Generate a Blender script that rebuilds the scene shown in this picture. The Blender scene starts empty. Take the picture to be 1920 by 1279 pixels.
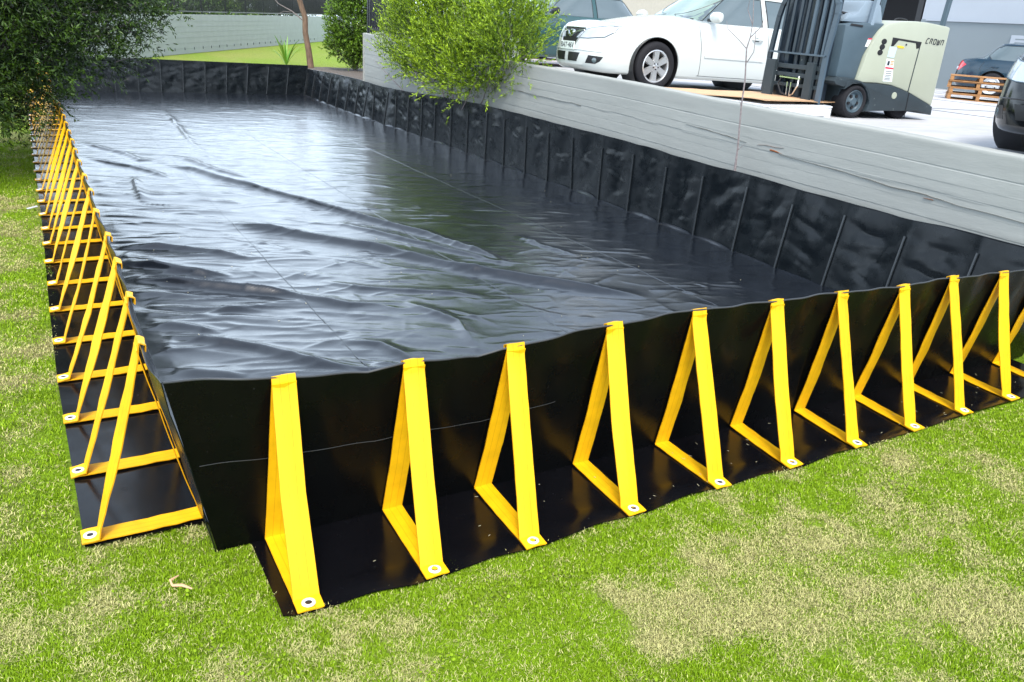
import bpy, bmesh, math, random
import numpy as np
from mathutils import Vector, Matrix, Quaternion
from mathutils.bvhtree import BVHTree

scene = bpy.context.scene
COL = scene.collection
R = math.radians

# ------------------------------------------------------------------ camera
cam_d = bpy.data.cameras.new("camera")
cam = bpy.data.objects.new("camera", cam_d)
COL.objects.link(cam)
scene.camera = cam
_r = Vector((0.86742502, -0.49316586, 0.06603988))
_u = Vector((0.12748019, 0.34856910, 0.92857331))
_f = Vector((0.48096011, 0.79704895, -0.36522644))
cam.matrix_world = Matrix(((_r.x, _u.x, -_f.x, -0.420), (_r.y, _u.y, -_f.y, -2.817),
                           (_r.z, _u.z, -_f.z, 2.0066), (0, 0, 0, 1)))
cam_d.sensor_width = 36.0
cam_d.lens = 28.421
cam_d.clip_start = 0.05
cam_d.clip_end = 600

# ------------------------------------------------------------------ light
SUN_EL, SUN_AZ = 54.0, 208.0          # azimuth measured from +Y towards +X
world = bpy.data.worlds.new("World")
scene.world = world
world.use_nodes = True
wn = world.node_tree.nodes
wl = world.node_tree.links
for n in list(wn):
    wn.remove(n)
w_out = wn.new("ShaderNodeOutputWorld")
w_bg = wn.new("ShaderNodeBackground")
w_sky = wn.new("ShaderNodeTexSky")
w_sky.sky_type = 'NISHITA'
w_sky.sun_disc = False
w_sky.sun_elevation = R(SUN_EL)
w_sky.sun_rotation = R(SUN_AZ)
w_sky.air_density = 1.0
w_sky.dust_density = 3.0
w_sky.ozone_density = 1.0
w_tc = wn.new("ShaderNodeTexCoord")
w_no = wn.new("ShaderNodeTexNoise")
w_no.inputs["Scale"].default_value = 2.2
w_no.inputs["Detail"].default_value = 5.0
w_mp = wn.new("ShaderNodeMapping")
w_mp.inputs["Scale"].default_value = (1, 1, 3.0)
w_rp = wn.new("ShaderNodeMapRange")
w_rp.inputs["From Min"].default_value = 0.36
w_rp.inputs["From Max"].default_value = 0.60
w_rp.inputs["To Min"].default_value = 0.35
w_rp.inputs["To Max"].default_value = 0.9
w_mx = wn.new("ShaderNodeMix")
w_mx.data_type = 'RGBA'
w_mx.inputs["B"].default_value = (14.2, 16.8, 19.6, 1)
wl.new(w_tc.outputs["Generated"], w_mp.inputs["Vector"])
wl.new(w_mp.outputs["Vector"], w_no.inputs["Vector"])
wl.new(w_no.outputs["Fac"], w_rp.inputs["Value"])
w_sx = wn.new("ShaderNodeSeparateXYZ")
wl.new(w_tc.outputs["Generated"], w_sx.inputs["Vector"])
w_el = wn.new("ShaderNodeMapRange")
w_el.inputs["From Min"].default_value = 0.10
w_el.inputs["From Max"].default_value = 0.70
w_el.inputs["To Min"].default_value = 1.0
w_el.inputs["To Max"].default_value = 0.36
wl.new(w_sx.outputs["Z"], w_el.inputs["Value"])
w_ml = wn.new("ShaderNodeMath"); w_ml.operation = 'MULTIPLY'
wl.new(w_rp.outputs["Result"], w_ml.inputs[0])
wl.new(w_el.outputs["Result"], w_ml.inputs[1])
wl.new(w_ml.outputs["Value"], w_mx.inputs["Factor"])
wl.new(w_sky.outputs["Color"], w_mx.inputs["A"])
wl.new(w_mx.outputs["Result"], w_bg.inputs["Color"])
w_bg.inputs["Strength"].default_value = 0.10
wl.new(w_bg.outputs["Background"], w_out.inputs["Surface"])

sun_d = bpy.data.lights.new("sun", 'SUN')
sun_d.energy = 1.6
sun_d.angle = R(18)
sun_d.color = (1.0, 0.96, 0.88)
sun = bpy.data.objects.new("sun", sun_d)
COL.objects.link(sun)
_d = Vector((math.sin(R(SUN_AZ)) * math.cos(R(SUN_EL)), math.cos(R(SUN_AZ)) * math.cos(R(SUN_EL)), math.sin(R(SUN_EL))))
sun.rotation_euler = _d.to_track_quat('Z', 'Y').to_euler()

scene.view_settings.view_transform = 'Standard'
scene.view_settings.look = 'None'
scene.view_settings.exposure = 1.12
scene.view_settings.gamma = 1.0
scene.view_settings.use_curve_mapping = False
scene.render.engine = 'CYCLES'

# ------------------------------------------------------------------ helpers
rnd = random.Random(7)
RNG = np.random.default_rng(11)


def _lat(seed, n=256):
    return np.random.default_rng(seed).random((n, n)) * 2 - 1


_LATS = {}


def vnoise(x, y, seed=0):
    if seed not in _LATS:
        _LATS[seed] = _lat(seed)
    L = _LATS[seed]
    x = np.asarray(x, float); y = np.asarray(y, float)
    xi = np.floor(x).astype(int); yi = np.floor(y).astype(int)
    fx = x - xi; fy = y - yi
    fx = fx * fx * fx * (fx * (fx * 6 - 15) + 10); fy = fy * fy * fy * (fy * (fy * 6 - 15) + 10)
    a = L[xi & 255, yi & 255]; b = L[(xi + 1) & 255, yi & 255]
    c = L[xi & 255, (yi + 1) & 255]; d = L[(xi + 1) & 255, (yi + 1) & 255]
    return (a * (1 - fx) + b * fx) * (1 - fy) + (c * (1 - fx) + d * fx) * fy


def fbm(x, y, seed=0, octv=4, gain=.5):
    s = 0; a = 1; t = 0
    for k in range(octv):
        s = s + a * vnoise(x * 2 ** k + 17.3 * k, y * 2 ** k + 9.1 * k, seed + k); t += a; a *= gain
    return s / t


def ridge(x, y, seed=0, octv=3):
    s = 0; a = 1; t = 0
    for k in range(octv):
        s = s + a * (1 - np.abs(vnoise(x * 2 ** k + 5.7 * k, y * 2 ** k + 3.3 * k, seed + k)) * 2.2); t += a; a *= .5
    return s / t


def mat(name, col, rough=.5, metal=0., var=0., vscale=8., bump=0., bscale=40., spec=.5, coat=0., attr=None, bdist=.01,
        rvar=0., dirt=None, alpha=None, trans=0., ior=1.5, stretch=None):
    m = bpy.data.materials.new(name)
    m.use_nodes = True
    N = m.node_tree.nodes; L = m.node_tree.links
    b = N["Principled BSDF"]
    b.inputs["Roughness"].default_value = rough
    b.inputs["Metallic"].default_value = metal
    b.inputs["Specular IOR Level"].default_value = spec
    b.inputs["IOR"].default_value = ior
    b.inputs["Coat Weight"].default_value = coat
    b.inputs["Coat Roughness"].default_value = .08
    b.inputs["Transmission Weight"].default_value = trans
    b.inputs["Base Color"].default_value = (*col, 1)
    tc = N.new("ShaderNodeTexCoord")
    src = tc.outputs["Object"]
    if stretch:
        mp = N.new("ShaderNodeMapping"); mp.inputs["Scale"].default_value = stretch
        L.new(src, mp.inputs["Vector"]); src = mp.outputs["Vector"]
    last = None
    if attr:
        a = N.new("ShaderNodeAttribute"); a.attribute_name = attr; last = a.outputs["Color"]
    if var > 0:
        n = N.new("ShaderNodeTexNoise"); n.inputs["Scale"].default_value = vscale; n.inputs["Detail"].default_value = 6
        L.new(src, n.inputs["Vector"])
        mr = N.new("ShaderNodeMapRange"); mr.inputs["From Min"].default_value = .3; mr.inputs["From Max"].default_value = .7
        mr.inputs["To Min"].default_value = 1 - var; mr.inputs["To Max"].default_value = 1 + var
        L.new(n.outputs["Fac"], mr.inputs["Value"])
        vm = N.new("ShaderNodeVectorMath"); vm.operation = 'SCALE'
        if last: L.new(last, vm.inputs[0])
        else: vm.inputs[0].default_value = col
        L.new(mr.outputs["Result"], vm.inputs["Scale"])
        last = vm.outputs["Vector"]
    if dirt:
        dcol, dscale, lo, hi, amt = dirt
        n = N.new("ShaderNodeTexNoise"); n.inputs["Scale"].default_value = dscale; n.inputs["Detail"].default_value = 8
        L.new(src, n.inputs["Vector"])
        mr = N.new("ShaderNodeMapRange"); mr.inputs["From Min"].default_value = lo; mr.inputs["From Max"].default_value = hi
        mr.inputs["To Max"].default_value = amt
        L.new(n.outputs["Fac"], mr.inputs["Value"])
        mx = N.new("ShaderNodeMix"); mx.data_type = 'RGBA'
        if last: L.new(last, mx.inputs["A"])
        else: mx.inputs["A"].default_value = (*col, 1)
        mx.inputs["B"].default_value = (*dcol, 1)
        L.new(mr.outputs["Result"], mx.inputs["Factor"])
        last = mx.outputs["Result"]
    if last: L.new(last, b.inputs["Base Color"])
    if rvar > 0:
        n = N.new("ShaderNodeTexNoise"); n.inputs["Scale"].default_value = 6; n.inputs["Detail"].default_value = 7
        L.new(src, n.inputs["Vector"])
        mr = N.new("ShaderNodeMapRange"); mr.inputs["From Min"].default_value = .3; mr.inputs["From Max"].default_value = .7
        mr.inputs["To Min"].default_value = rough - rvar; mr.inputs["To Max"].default_value = rough + rvar
        L.new(n.outputs["Fac"], mr.inputs["Value"]); L.new(mr.outputs["Result"], b.inputs["Roughness"])
    if bump > 0:
        n = N.new("ShaderNodeTexNoise"); n.inputs["Scale"].default_value = bscale; n.inputs["Detail"].default_value = 5
        L.new(src, n.inputs["Vector"])
        bp = N.new("ShaderNodeBump"); bp.inputs["Strength"].default_value = bump; bp.inputs["Distance"].default_value = bdist
        L.new(n.outputs["Fac"], bp.inputs["Height"]); L.new(bp.outputs["Normal"], b.inputs["Normal"])
    return m


def mesh_from(name, V, F, smooth=True, cols=None, uvs=None):
    """V (n,3) array, F list/array of faces. cols: per-vertex colours."""
    me = bpy.data.meshes.new(name)
    V = np.asarray(V, np.float32)
    if isinstance(F, np.ndarray):
        nf, k = F.shape
        me.vertices.add(len(V)); me.vertices.foreach_set("co", V.ravel())
        me.loops.add(nf * k); me.loops.foreach_set("vertex_index", F.astype(np.int32).ravel())
        me.polygons.add(nf); me.polygons.foreach_set("loop_start", np.arange(0, nf * k, k, dtype=np.int32))
        me.update(calc_edges=True)
    else:
        me.from_pydata([tuple(map(float, v)) for v in V], [], F)
        me.update()
    me.validate()
    if smooth:
        me.polygons.foreach_set("use_smooth", np.ones(len(me.polygons), bool))
    if cols is not None:
        ca = me.color_attributes.new("col", 'FLOAT_COLOR', 'POINT')
        c4 = np.ones((len(V), 4), np.float32); c4[:, :3] = cols
        ca.data.foreach_set("color", c4.ravel())
    if uvs is not None:
        ul = me.uv_layers.new(name="UVMap")
        li = np.zeros(len(me.loops), np.int32); me.loops.foreach_get("vertex_index", li)
        ul.data.foreach_set("uv", np.asarray(uvs, np.float32)[li].ravel())
    return me


def add(name, me, m=None, parent=None, loc=None, rot=None):
    if m is not None and len(me.materials) == 0:
        me.materials.append(m)
    o = bpy.data.objects.new(name, me)
    COL.objects.link(o)
    if parent: o.parent = parent
    if loc is not None: o.location = loc
    if rot is not None: o.rotation_euler = rot
    return o


def empty(name, label, cat, loc=(0, 0, 0), rot=(0, 0, 0), group=None):
    o = bpy.data.objects.new(name, None)
    COL.objects.link(o)
    o.location = loc; o.rotation_euler = rot
    return tag(o, label, cat, group)


def tag(o, label, cat, group=None):
    o["label"] = label; o["category"] = cat
    if group: o["group"] = group
    return o


class MB:
    def __init__(s): s.v = []; s.f = []; s.sm = True

    def _a(s, vs, fs):
        n = len(s.v); s.v += [tuple(v) for v in vs]; s.f += [tuple(i + n for i in f) for f in fs]

    def box(s, x0, x1, y0, y1, z0, z1, M=None):
        vs = [Vector((x, y, z)) for z in (z0, z1) for y in (y0, y1) for x in (x0, x1)]
        if M: vs = [M @ v for v in vs]
        s._a(vs, [(0, 2, 3, 1), (4, 5, 7, 6), (0, 1, 5, 4), (2, 6, 7, 3), (0, 4, 6, 2), (1, 3, 7, 5)]); return s

    def bar(s, p, q, w, d, up=(0, 0, 1)):
        p = Vector(p); q = Vector(q); t = (q - p).normalized(); up = Vector(up)
        a = t.cross(up)
        if a.length < 1e-4: a = t.cross(Vector((1, 0, 0)))
        a.normalize(); b = a.cross(t).normalized()
        vs = [e + a * (w / 2 * i) + b * (d / 2 * j) for e in (p, q) for (i, j) in ((-1, -1), (1, -1), (1, 1), (-1, 1))]
        s._a(vs, [(3, 2, 1, 0), (4, 5, 6, 7), (0, 1, 5, 4), (1, 2, 6, 5), (2, 3, 7, 6), (3, 0, 4, 7)]); return s

    def tube(s, pts, rad, n=8, cap=True):
        pts = [Vector(p) for p in pts]
        if not hasattr(rad, '__len__'): rad = [rad] * len(pts)
        rings = []; base = len(s.v)
        ref = None
        for i, p in enumerate(pts):
            t = (pts[min(i + 1, len(pts) - 1)] - pts[max(i - 1, 0)]).normalized()
            if ref is None:
                ref = t.cross(Vector((0, 0, 1)))
                if ref.length < .05: ref = t.cross(Vector((1, 0, 0)))
            a = (ref - t * ref.dot(t)).normalized(); ref = a
            b = t.cross(a)
            for k in range(n):
                th = 2 * math.pi * k / n
                s.v.append(tuple(p + (a * math.cos(th) + b * math.sin(th)) * rad[i]))
        for i in range(len(pts) - 1):
            for k in range(n):
                a0 = base + i * n + k; a1 = base + i * n + (k + 1) % n
                s.f.append((a0, a1, a1 + n, a0 + n))
        if cap:
            s.f.append(tuple(base + k for k in range(n))[::-1])
            s.f.append(tuple(base + (len(pts) - 1) * n + k for k in range(n)))
        return s

    def prism(s, poly, y0, y1, M=None, inset=0.0):
        """poly in (x,z), extruded along y."""
        n = len(poly)
        vs = [Vector((x, y0, z)) for x, z in poly] + [Vector((x, y1, z)) for x, z in poly]
        if M: vs = [M @ v for v in vs]
        fs = [tuple(range(n)), tuple(range(2 * n - 1, n - 1, -1))] + [(i, n + i, n + (i + 1) % n, (i + 1) % n) for i in range(n)]
        s._a(vs, fs); return s

    def lathe(s, prof, n=24, M=None, closed=False):
        """prof list of (r, y): revolve round the y axis."""
        base = len(s.v)
        for r, y in prof:
            for k in range(n):
                th = 2 * math.pi * k / n
                v = Vector((r * math.cos(th), y, r * math.sin(th)))
                s.v.append(tuple(M @ v if M else v))
        m = len(prof)
        for i in range(m if closed else m - 1):
            j = (i + 1) % m
            for k in range(n):
                s.f.append((base + i * n + k, base + i * n + (k + 1) % n, base + j * n + (k + 1) % n, base + j * n + k))
        return s

    def mesh(s, name, smooth=False, bevel=0, seg=2):
        me = bpy.data.meshes.new(name)
        me.from_pydata(s.v, [], s.f); me.update()
        bm = bmesh.new(); bm.from_mesh(me)
        bmesh.ops.recalc_face_normals(bm, faces=bm.faces)
        if bevel > 0:
            es = [e for e in bm.edges if len(e.link_faces) == 2 and e.calc_face_angle(0) > .5]
            bmesh.ops.bevel(bm, geom=es, offset=bevel, segments=seg, profile=.6, affect='EDGES', clamp_overlap=True)
        if smooth:
            for f in bm.faces: f.smooth = True
        bm.to_mesh(me); bm.free()
        if smooth:
            try: me.set_sharp_from_angle(angle=R(38))
            except Exception: pass
        return me

    def build(s, name, m, parent=None, smooth=False, bevel=0, **k):
        return add(name, s.mesh(name, smooth, bevel), m, parent, **k)


def grid_mesh(name, P, smooth=True, cols=None, uvs=None, flip=False):
    """P (nu,nv,3)"""
    nu, nv = P.shape[:2]
    idx = np.arange(nu * nv).reshape(nu, nv)
    F = np.stack([idx[:-1, :-1], idx[1:, :-1], idx[1:, 1:], idx[:-1, 1:]], -1).reshape(-1, 4)
    if flip: F = F[:, ::-1]
    return mesh_from(name, P.reshape(-1, 3), F, smooth, None if cols is None else cols.reshape(-1, 3),
                     None if uvs is None else uvs.reshape(-1, 2))


def ribbon(name, pts, wdir, w, th=.004, nsub=4, widths=None, rows=5):
    """strap: pts polyline, wdir width direction(s), closed slab of thickness th, with UVs"""
    P = [Vector(p) for p in pts]
    # subdivide
    Q = []; T = []
    for i in range(len(P) - 1):
        for k in range(nsub):
            Q.append(P[i].lerp(P[i + 1], k / nsub)); T.append(i + k / nsub)
    Q.append(P[-1]); T.append(len(P) - 1)
    n = len(Q)
    if not isinstance(wdir, (list, tuple)) or not isinstance(wdir[0], (Vector, tuple, list)): wdir = [wdir] * len(P)
    W = [Vector(a).normalized() for a in wdir]
    V = []; U = []
    d = 0
    for i in range(n):
        if i: d += (Q[i] - Q[i - 1]).length
        t = (Q[min(i + 1, n - 1)] - Q[max(i - 1, 0)]).normalized()
        j = min(int(T[i]), len(P) - 2); wv = W[j].lerp(W[j + 1], T[i] - j).normalized()
        nn = wv.cross(t).normalized()
        ww = w if widths is None else widths[j] + (widths[j + 1] - widths[j]) * (T[i] - j)
        for side in (1, -1):
            for k in range(rows):
                s_ = k / (rows - 1) - .5
                bulge = .0012 * math.cos(s_ * 2 * math.pi * 1.0) + (.0022 * math.sin(d * 23 + s_ * 5 + Q[i].x * 31) * math.sin(d * 9.1 + Q[i].y * 17) if w > .07 else 0)
                V.append(Q[i] + wv * (s_ * ww) + nn * (side * th / 2 + bulge)); U.append((s_ + .5, d * 4))
    F = []
    m = rows * 2
    for i in range(n - 1):
        a = i * m; b = a + m
        for k in range(rows - 1):
            F.append((a + k, a + k + 1, b + k + 1, b + k))
            F.append((a + rows + k + 1, a + rows + k, b + rows + k, b + rows + k + 1))
        F.append((a, b, b + rows, a + rows)); F.append((a + rows - 1, a + m - 1, b + m - 1, b + rows - 1))
    F.append(tuple(range(rows)) + tuple(range(m - 1, rows - 1, -1)))
    e = (n - 1) * m
    F.append(tuple(e + q for q in range(rows))[::-1] + tuple(e + q for q in range(rows, m)))
    me = mesh_from(name, np.array([tuple(v) for v in V]), F, True, uvs=np.array(U))
    bm = bmesh.new(); bm.from_mesh(me); bmesh.ops.recalc_face_normals(bm, faces=bm.faces); bm.to_mesh(me); bm.free()
    try: me.set_sharp_from_angle(angle=R(40))
    except Exception: pass
    return me


def text_mesh(txt, size, depth=.001):
    cu = bpy.data.curves.new("lettering", 'FONT')
    cu.body = txt; cu.size = size; cu.extrude = depth; cu.align_x = 'CENTER'; cu.align_y = 'CENTER'
    o = bpy.data.objects.new("lettering", cu); COL.objects.link(o)
    bpy.context.view_layer.update()
    me = bpy.data.meshes.new_from_object(o.evaluated_get(bpy.context.evaluated_depsgraph_get()))
    bpy.data.objects.remove(o); bpy.data.curves.remove(cu)
    return me


def interp(tab, x, i=0, j=1):
    a = np.array(sorted(tab, key=lambda t: t[i]))
    return np.interp(x, a[:, i], a[:, j])


# ------------------------------------------------------------------ materials
M = {}
M['liner'] = mat("black_pvc_liner", (.005, .007, .011), .22, rvar=.05, bump=.18, bscale=34, bdist=.003, spec=.72,
                 dirt=((.07, .08, .09), 34, .62, .80, .25), var=.25, vscale=3, coat=.22)
M['liner'].node_tree.nodes["Principled BSDF"].inputs["Coat Roughness"].default_value = .20
M['liner_wall'] = mat("black_pvc_wall", (.004, .006, .008), .28, rvar=.08, bump=.26, bscale=14, bdist=.004, spec=.30,
                      dirt=((.05, .055, .06), 30, .6, .80, .15), var=.15, vscale=4)
M['liner_out'] = mat("black_pvc_outside", (.0022, .0024, .0026), .27, rvar=.08, bump=.12, bscale=9, bdist=.004, spec=.16,
                     dirt=((.05, .05, .05), 90, .70, .80, .5))
M['flap'] = mat("black_pvc_flap", (.003, .003, .004), .20, rvar=.08, bump=.15, bscale=7, bdist=.006, spec=.25,
                dirt=((.10, .10, .09), 120, .70, .80, .5))
M['rib'] = mat('pocket_rib_vinyl', (.018, .022, .026), .3, spec=.6)  # paler than the wall: highlight on the rib edges put into the colour
M['weld'] = mat("weld_seam", (.035, .038, .042), .45, spec=.4)
M['pale_weld'] = mat("pale_weld_line", (.022, .023, .024), .5)


def strap_mat():
    m = mat("yellow_webbing", (.80, .47, .006), .48, spec=.35, bump=.10, bscale=60, bdist=.002)
    N = m.node_tree.nodes; L = m.node_tree.links; b = N["Principled BSDF"]
    uv = N.new("ShaderNodeUVMap"); sp = N.new("ShaderNodeSeparateXYZ"); L.new(uv.outputs["UV"], sp.inputs[0])
    mu = N.new("ShaderNodeMath"); mu.operation = 'MULTIPLY'; mu.inputs[1].default_value = 3.0
    fr = N.new("ShaderNodeMath"); fr.operation = 'FRACT'
    pp = N.new("ShaderNodeMath"); pp.operation = 'PINGPONG'; pp.inputs[1].default_value = .5
    L.new(sp.outputs["X"], mu.inputs[0]); L.new(mu.outputs[0], fr.inputs[0]); L.new(fr.outputs[0], pp.inputs[0])
    mr = N.new("ShaderNodeMapRange"); mr.inputs["From Min"].default_value = 0; mr.inputs["From Max"].default_value = .07
    mr.inputs["To Min"].default_value = .0; mr.inputs["To Max"].default_value = 1
    L.new(pp.outputs[0], mr.inputs["Value"])
    tc = N.new("ShaderNodeTexCoord"); no = N.new("ShaderNodeTexNoise"); no.inputs["Scale"].default_value = 14; no.inputs["Detail"].default_value = 6
    L.new(tc.outputs["Object"], no.inputs["Vector"])
    mx = N.new("ShaderNodeMix"); mx.data_type = 'RGBA'
    mx.inputs["A"].default_value = (.68, .32, .002, 1); mx.inputs["B"].default_value = (.88, .48, .004, 1)
    L.new(mr.outputs["Result"], mx.inputs["Factor"])
    mx2 = N.new("ShaderNodeMix"); mx2.data_type = 'RGBA'; mx2.blend_type = 'MULTIPLY'
    mr2 = N.new("ShaderNodeMapRange"); mr2.inputs["From Min"].default_value = .35; mr2.inputs["From Max"].default_value = .65
    mr2.inputs["To Min"].default_value = .86; mr2.inputs["To Max"].default_value = 1.0
    L.new(no.outputs["Fac"], mr2.inputs["Value"]); mx2.inputs["Factor"].default_value = 1
    L.new(mx.outputs["Result"], mx2.inputs["A"]); L.new(mr2.outputs["Result"], mx2.inputs["B"])
    L.new(mx2.outputs["Result"], b.inputs["Base Color"])
    return m


M['strap'] = strap_mat()
M['zinc'] = mat("eyelet_metal", (.80, .82, .85), .35, metal=.35)
M['hole'] = mat("dark_hole", (.01, .01, .012), .6)


def concrete_wall_mat():
    m = mat("painted_concrete_wall", (.325, .335, .315), .75, var=.06, vscale=2.5, bump=.35, bscale=45, bdist=.004, spec=.3,
            stretch=(1, .35, 1.6))
    N = m.node_tree.nodes; L = m.node_tree.links; b = N["Principled BSDF"]
    base = b.inputs["Base Color"].links[0].from_socket
    tc = N.new("ShaderNodeTexCoord")
    mp = N.new("ShaderNodeMapping"); mp.inputs["Scale"].default_value = (1, .5, 5); L.new(tc.outputs["Object"], mp.inputs["Vector"])
    n = N.new("ShaderNodeTexNoise"); n.inputs["Scale"].default_value = 1.2; n.inputs["Detail"].default_value = 9
    L.new(mp.outputs["Vector"], n.inputs["Vector"])
    mr = N.new("ShaderNodeMapRange"); mr.inputs["From Min"].default_value = .45; mr.inputs["From Max"].default_value = .75; mr.inputs["To Max"].default_value = .12
    L.new(n.outputs["Fac"], mr.inputs["Value"])
    mx = N.new("ShaderNodeMix"); mx.data_type = 'RGBA'; mx.inputs["B"].default_value = (.25, .265, .25, 1)
    L.new(base, mx.inputs["A"]); L.new(mr.outputs["Result"], mx.inputs["Factor"]); L.new(mx.outputs["Result"], b.inputs["Base Color"])
    return m


M['cwall'] = concrete_wall_mat()
M['crack'] = mat("crack_line", (.13, .125, .11), .9)
M['rust'] = mat("rusty_chip", (.20, .07, .025), .9, var=.4, vscale=60)
M['pave'] = mat("pale_concrete_paving", (.46, .46, .47), .8, var=.14, vscale=1.2, bump=.2, bscale=80, bdist=.003, spec=.25,
                dirt=((.36, .36, .38), 5, .5, .75, .5), stretch=(1, 2.5, 1))
M['clip'] = mat('dry_clippings', (.5, .46, .30), .8)
M['joint'] = mat('paving_joint_filler', (.16, .16, .16), .9)
M['fwall'] = mat("painted_block_wall", (.36, .38, .385), .8, var=.05, vscale=3, bump=.2, bscale=30)
M['fence'] = mat("black_fence_paint", (.008, .009, .012), .35, spec=.5)
M['cwhite'] = mat("white_car_paint", (.56, .59, .57), .22, spec=.5, coat=.8)
M['cgreen'] = mat("dark_green_car_paint", (.012, .060, .062), .22, spec=.5, coat=.9)
M['cteal'] = mat("dark_teal_car_paint", (.002, .022, .042), .2, spec=.5, coat=.4)
M['cblack'] = mat("black_car_paint", (.004, .005, .006), .15, spec=.4, coat=.25)
M['cred'] = mat("red_car_paint", (.55, .012, .015), .2, spec=.5, coat=.9)
M['glass'] = mat("car_glass", (.085, .115, .125), .05, spec=.8, coat=.5)
M['screen_glass'] = mat("windscreen_glass", (.20, .28, .23), .06, spec=.9, coat=.6, var=.3, vscale=2)  # greenish white reflection put into the mottled base colour
M['gblack'] = mat("black_plastic_trim", (.012, .012, .014), .4)
M['tyre'] = mat("tyre_rubber", (.014, .014, .017), .75, spec=.25, bump=.3, bscale=60)
M['alloy'] = mat("alloy_rim", (.62, .63, .64), .3, metal=.75)
M['chrome'] = mat("chrome_trim", (.75, .76, .78), .12, metal=1)
M['lamp_white'] = mat("headlamp_lens", (.42, .46, .50), .12, spec=.8, coat=.8, var=.06, vscale=14)
M['red_lens'] = mat("tail_lamp_lens", (.60, .006, .02), .15, coat=.8)
M['plate'] = mat("number_plate", (.72, .78, .72), .4)
M['ink'] = mat("dark_ink", (.02, .025, .035), .5)
M['orange_lens'] = mat("amber_lens", (.7, .25, .02), .2)
M['fcream'] = mat("forklift_cream_paint", (.38, .405, .32), .38, spec=.45, coat=.25, var=.03, vscale=4)
M['fdark'] = mat("forklift_charcoal_paint", (.028, .040, .048), .5, spec=.4, var=.15, vscale=5, dirt=((.25, .27, .25), 28, .68, .76, .8))
M['fgrey'] = mat("forklift_grey_plastic", (.065, .098, .122), .45, spec=.45, var=.05)
M['fmast'] = mat("forklift_mast_steel", (.014, .024, .038), .32, spec=.6, var=.2, vscale=7)
M['fmastl'] = mat("forklift_mast_edge", (.06, .09, .12), .35, spec=.6)
M['flight'] = mat("forklift_console_plastic", (.22, .28, .34), .45)
M['yellow'] = mat("yellow_sticker", (.75, .50, .03), .5)
M['white_sticker'] = mat("white_sticker", (.72, .76, .76), .5)
M['blue_sticker'] = mat("pale_blue_sticker", (.50, .64, .72), .5)
M['red_sticker'] = mat("red_sticker", (.6, .03, .06), .5)
M['wood'] = mat("pallet_wood", (.32, .155, .055), .75, var=.35, vscale=9, stretch=(1, 6, 6), bump=.2)
M['card'] = mat("brown_cardboard", (.58, .36, .20), .8, var=.12, vscale=5)
M['wplast'] = mat("white_wrap", (.62, .64, .66), .6, var=.08, vscale=12, bump=.4, bscale=20)
M['bld'] = mat("grey_wall_panel", (.17, .20, .215), .7, var=.04, vscale=.6)
M['bld2'] = mat("pale_wall_panel", (.33, .36, .40), .7, var=.04, vscale=.6)
M['beige'] = mat("beige_render", (.45, .41, .33), .8, var=.05)
M['dark'] = mat("dark_interior", (.012, .012, .014), .8)
M['bin'] = mat("green_bin_plastic", (.008, .045, .02), .4)
M['leaf'] = mat("leaf_green", (.05, .1, .02), .42, attr="col", spec=.35)
M['grass'] = mat("grass_blades", (.1, .2, .02), .55, attr="col", spec=.2)
M['soil'] = mat("lawn_ground", (.1, .1, .03), .9, attr="col", var=.35, vscale=30, bump=.9, bscale=70, bdist=.02, spec=.15)
M['bark'] = mat("brown_bark", (.16, .10, .07), .85, var=.4, vscale=14, bump=.8, bscale=25, stretch=(1, 1, .3))
M['twig'] = mat("grey_twig_bark", (.20, .17, .17), .8, var=.3, vscale=30)
M['mulch'] = mat("mulch", (.12, .10, .085), .95, var=.5, vscale=30, bump=1, bscale=40, bdist=.03)
for _m in ('leaf',):
    _b = M[_m].node_tree.nodes["Principled BSDF"]
    # light shining through thin leaves
    _b.inputs["Subsurface Weight"].default_value = 0.0

# ------------------------------------------------------------------ setting: lawn
def greenness(x, y):
    n = fbm(x * .9 + 3, y * .9 + 8, 21, 4, .6) * 1.5
    n2 = fbm(x * 4.5, y * 4.5, 31, 3) * .75
    edge = np.exp(-np.clip(-.46 - y, 0, 9) / .28) * .42 * (x > -.1) * (y < 0)
    right = 1 / (1 + np.exp(-(x - 2.1 + .8 * fbm(x * 1.3, y * 1.3, 28, 2)) / .5)) * np.clip((-y - .5) / .5, 0, 1) * .34
    left = (x < -.4) * (.10 + .12 * np.sin(y * 1.7))
    dirt = np.exp(-(((x + 1.0) / .30) ** 2)) * .5 * (y < 7)
    back = np.clip((y - 17) / 4, 0, 1) * .7
    return np.clip(.62 + n * .55 + n2 * 1.35 + .35 * fbm(x * 14, y * 14, 35, 2) + edge * .8 - right * .75 + left - dirt + back, 0, 1)


C_GREEN = np.array([.165, .285, .008]); C_BRIGHT = np.array([.29, .45, .012])
C_STRAW = np.array([.50, .49, .21]); C_SOIL = np.array([.22, .20, .085])


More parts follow.
